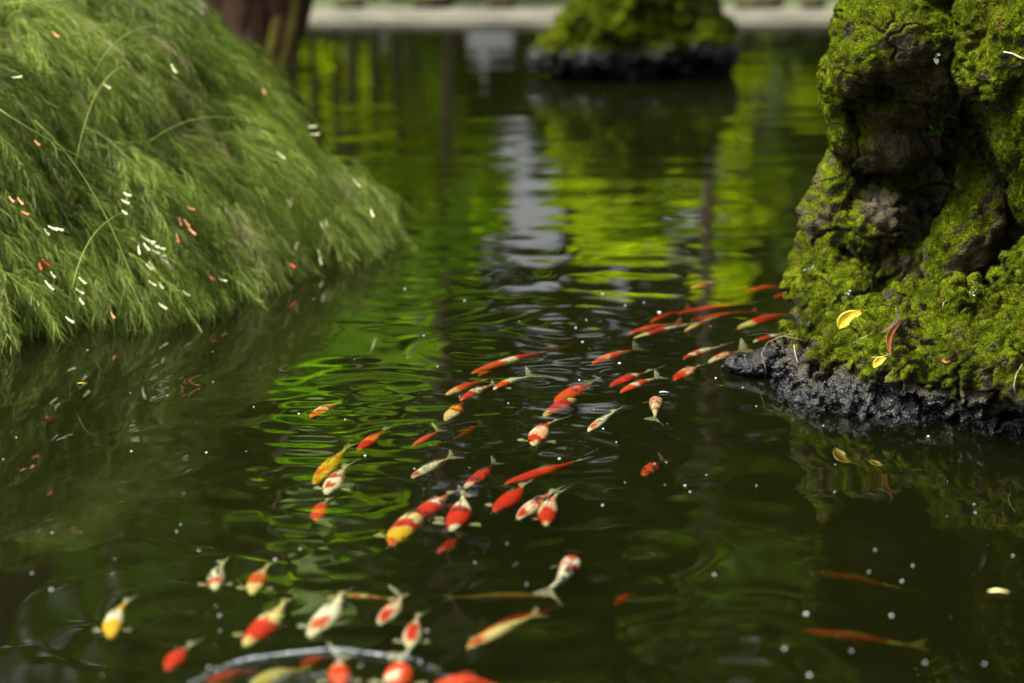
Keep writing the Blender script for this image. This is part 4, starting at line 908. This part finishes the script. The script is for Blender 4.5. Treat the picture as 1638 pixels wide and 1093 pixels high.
def big_leaf_mesh(L, W, seed):
    n, q = 12, 8; V = []
    for a in range(n+1):
        t = a/n; w_ = W*(math.sin(PI*min(1, t*1.0)**.62)**.8 if t < 1 else 0)
        for b in range(-q//2, q//2+1):
            u_ = b/(q/2); V.append((w_*u_, L*t - .12*L*abs(u_)*(1-t), -.55*L*t*t+.18*w_*abs(u_)+.03*L*math.sin(t*14+seed)*abs(u_)))
    k = q+1; Fc = [(a*k+b, a*k+b+1, (a+1)*k+b+1, (a+1)*k+b) for a in range(n) for b in range(q)]
    me = mesh_np('leaf', V, np.array(Fc)); attr(me, 'rnd', np.full(len(V), (seed*.37) % 1)); return me
def big_plant(px, Y, h, nleaf, spread, L, seed, label):
    b = Vector((X_at(px, Y), Y, .04)); root = empty('broad_leaved_plant', b); tag(root, label, 'plant', 'broad leaved plants on the far bank'); rng = random.Random(seed)
    for k in range(3): tube('stem', [Vector((.2*k-.2, 0, -.1)), Vector((.3*k-.3, .1, h*.5)), Vector((.5*k-.5, 0, h*.9))], [.06, .05, .03], BARK, root, 7)
    for k in range(nleaf):
        a = rng.uniform(-PI, PI); z = h*rng.uniform(.55, 1.0); st = Vector((math.cos(a)*spread*rng.uniform(.1, 1), math.sin(a)*spread*.5, z))
        o = obj('leaf', big_leaf_mesh(L*rng.uniform(.7, 1.25), L*rng.uniform(.22, .34), k+seed), BIGL, root); o.location = st; o.rotation_euler = (R(rng.uniform(-35, 15)), R(rng.uniform(-25, 25)), a-PI/2)
        tube('leaf_stalk', [Vector((.5*(k % 3)-.5, 0, z*.7)), st.lerp(Vector((0, 0, z)), .4)+Vector((0, 0, .1)), st], [.02, .016, .012], BIGL, root, 5).data.attributes.new('rnd', 'FLOAT', 'POINT')
big_plant(600, 25.2, 4.5, 26, 1.25, 1.15, 3, 'tall plant with very large bright green drooping leaves, mirrored between the shrub and the koi')
big_plant(505, 26.0, 6.6, 12, .8, .8, 8, 'taller large leaved green plant left of the bright one')
for px, y, h in ((702, 25.0, 13), (1165, 25.2, 13)):
    tree(X_at(px, y-3.5), y-3.5, h, 1.8, 8.5, MIDL, 300+px, 'slim bare trunk close to the far kerb '+('left of the sky gap' if px < 900 else 'near the rockery side')+', crown high up', n=3000, size=.24, rt=.075, lean=.25)
# a wood further back, leaving a bright gap
def wood():
    rng = random.Random(4); C, S = [], []
    for k in range(260):
        px = rng.uniform(-900, 2500); y = rng.uniform(42, 56); z = rng.uniform(.5, 19)
        if 725 < px < 955 and z < 11: continue
        if 1120 < px < 1210 and z > 13: continue
        if 590 < px < 700 and z < 2.2: continue
        C.append((X_at(px, y), y, z)); q = rng.uniform(1.2, 2.4); S.append((q, q, q))
    o = leafs('far_wood', C, S, DARKL, None, 77, 52000, .62, (0, 0, 0)); tag(o, 'dark wood behind the trees beyond the pond', 'wood', kind='stuff')
    C, S = [], []
    for k in range(200):       # unseen leaf masses added round the sides and behind to block sky light
        a = rng.uniform(R(-60), R(240))
        if rng.random() < .4: continue
        if R(120) < a < R(185): continue
        rr = rng.uniform(13, 19); x = -math.cos(a)*rr*-1; y = 8-math.sin(a)*rr
        if y > 20: continue
        if x < 0 and y > 2: z = rng.uniform(.5, 5)
        else: z = rng.uniform(.5, 14)
        C.append((x, y, z)); q = rng.uniform(1.3, 2.3); S.append((q, q, q))
    o = leafs('blocker_trees', C, S, DARKL, None, 78, 30000, .6, (0, 0, 0)); tag(o, 'unseen dark trees added round the pond to block sky light', 'wood', kind='stuff')
wood()

# leaning tree at the left with fluted, red brown stems
def leaning_tree():
    Y = 17.0; b = at(412, 108); root = empty('fluted_tree', (b.x, b.y, 0)); tag(root, 'red brown tree with a fluted flaring trunk rising from the water behind the weeping shrub', 'tree')
    bm_ = plain_mat('red_bark', (.014, .006, .003), (.065, .028, .010), 9, .75, .9, 16)
    gm = plain_mat('green_bark', (.09, .08, .01), (.20, .16, .02), 9, .7, .6, 16)
    rng = random.Random(2)
    V = []; n, m = 44, 22
    for j in range(m):
        t = j/(m-1); z = -.4+t*7.4; zz = max(0, z)
        r = .17+.30*(1-math.exp(-zz/.5))-.06*min(1, max(0, zz-1.2)/2)
        r *= 1-.55*float(sstep(1.0, 3.2, zz)); cx = .04*math.sin(zz*1.5)-.03*zz-.62*max(0, zz-1.0)
        for k in range(n):
            an = 2*PI*k/n; fl = 1+.13*math.cos(an*7+zz*.9)+.07*math.cos(an*11-zz*1.3)
            V.append((cx+math.cos(an)*r*fl, math.sin(an)*r*fl*.8, z))
    Fc = [(j*n+k, j*n+(k+1) % n, (j+1)*n+(k+1) % n, (j+1)*n+k) for j in range(m-1) for k in range(n)]
    me = mesh_np('trunk', V, np.array(Fc)); obj('trunk', me, bm_, root)
    for k in range(5):
        x0 = .17-.06*k; pts = [Vector((x0+.05*k*.2+.20*(1-math.exp(-max(0, z)/.5))*(1 if k < 3 else .3), -.20-.05*k*.2, z)) for z in np.linspace(-.2, 1.3, 9)]
        tube('root_stem', pts, list(np.linspace(.06, .015, 9)), gm if k in (0, 2) else bm_, root, 8)
    C = [(rng.uniform(-1.8, 1.4), rng.uniform(-1.2, 1.2), rng.uniform(6.2, 8.5)) for _ in range(16)]; S = [(.8, .8, .6)]*16
    leafs('crown', C, S, DARKL, root, 9, 7000, .16, (0, 0, 0))
leaning_tree()
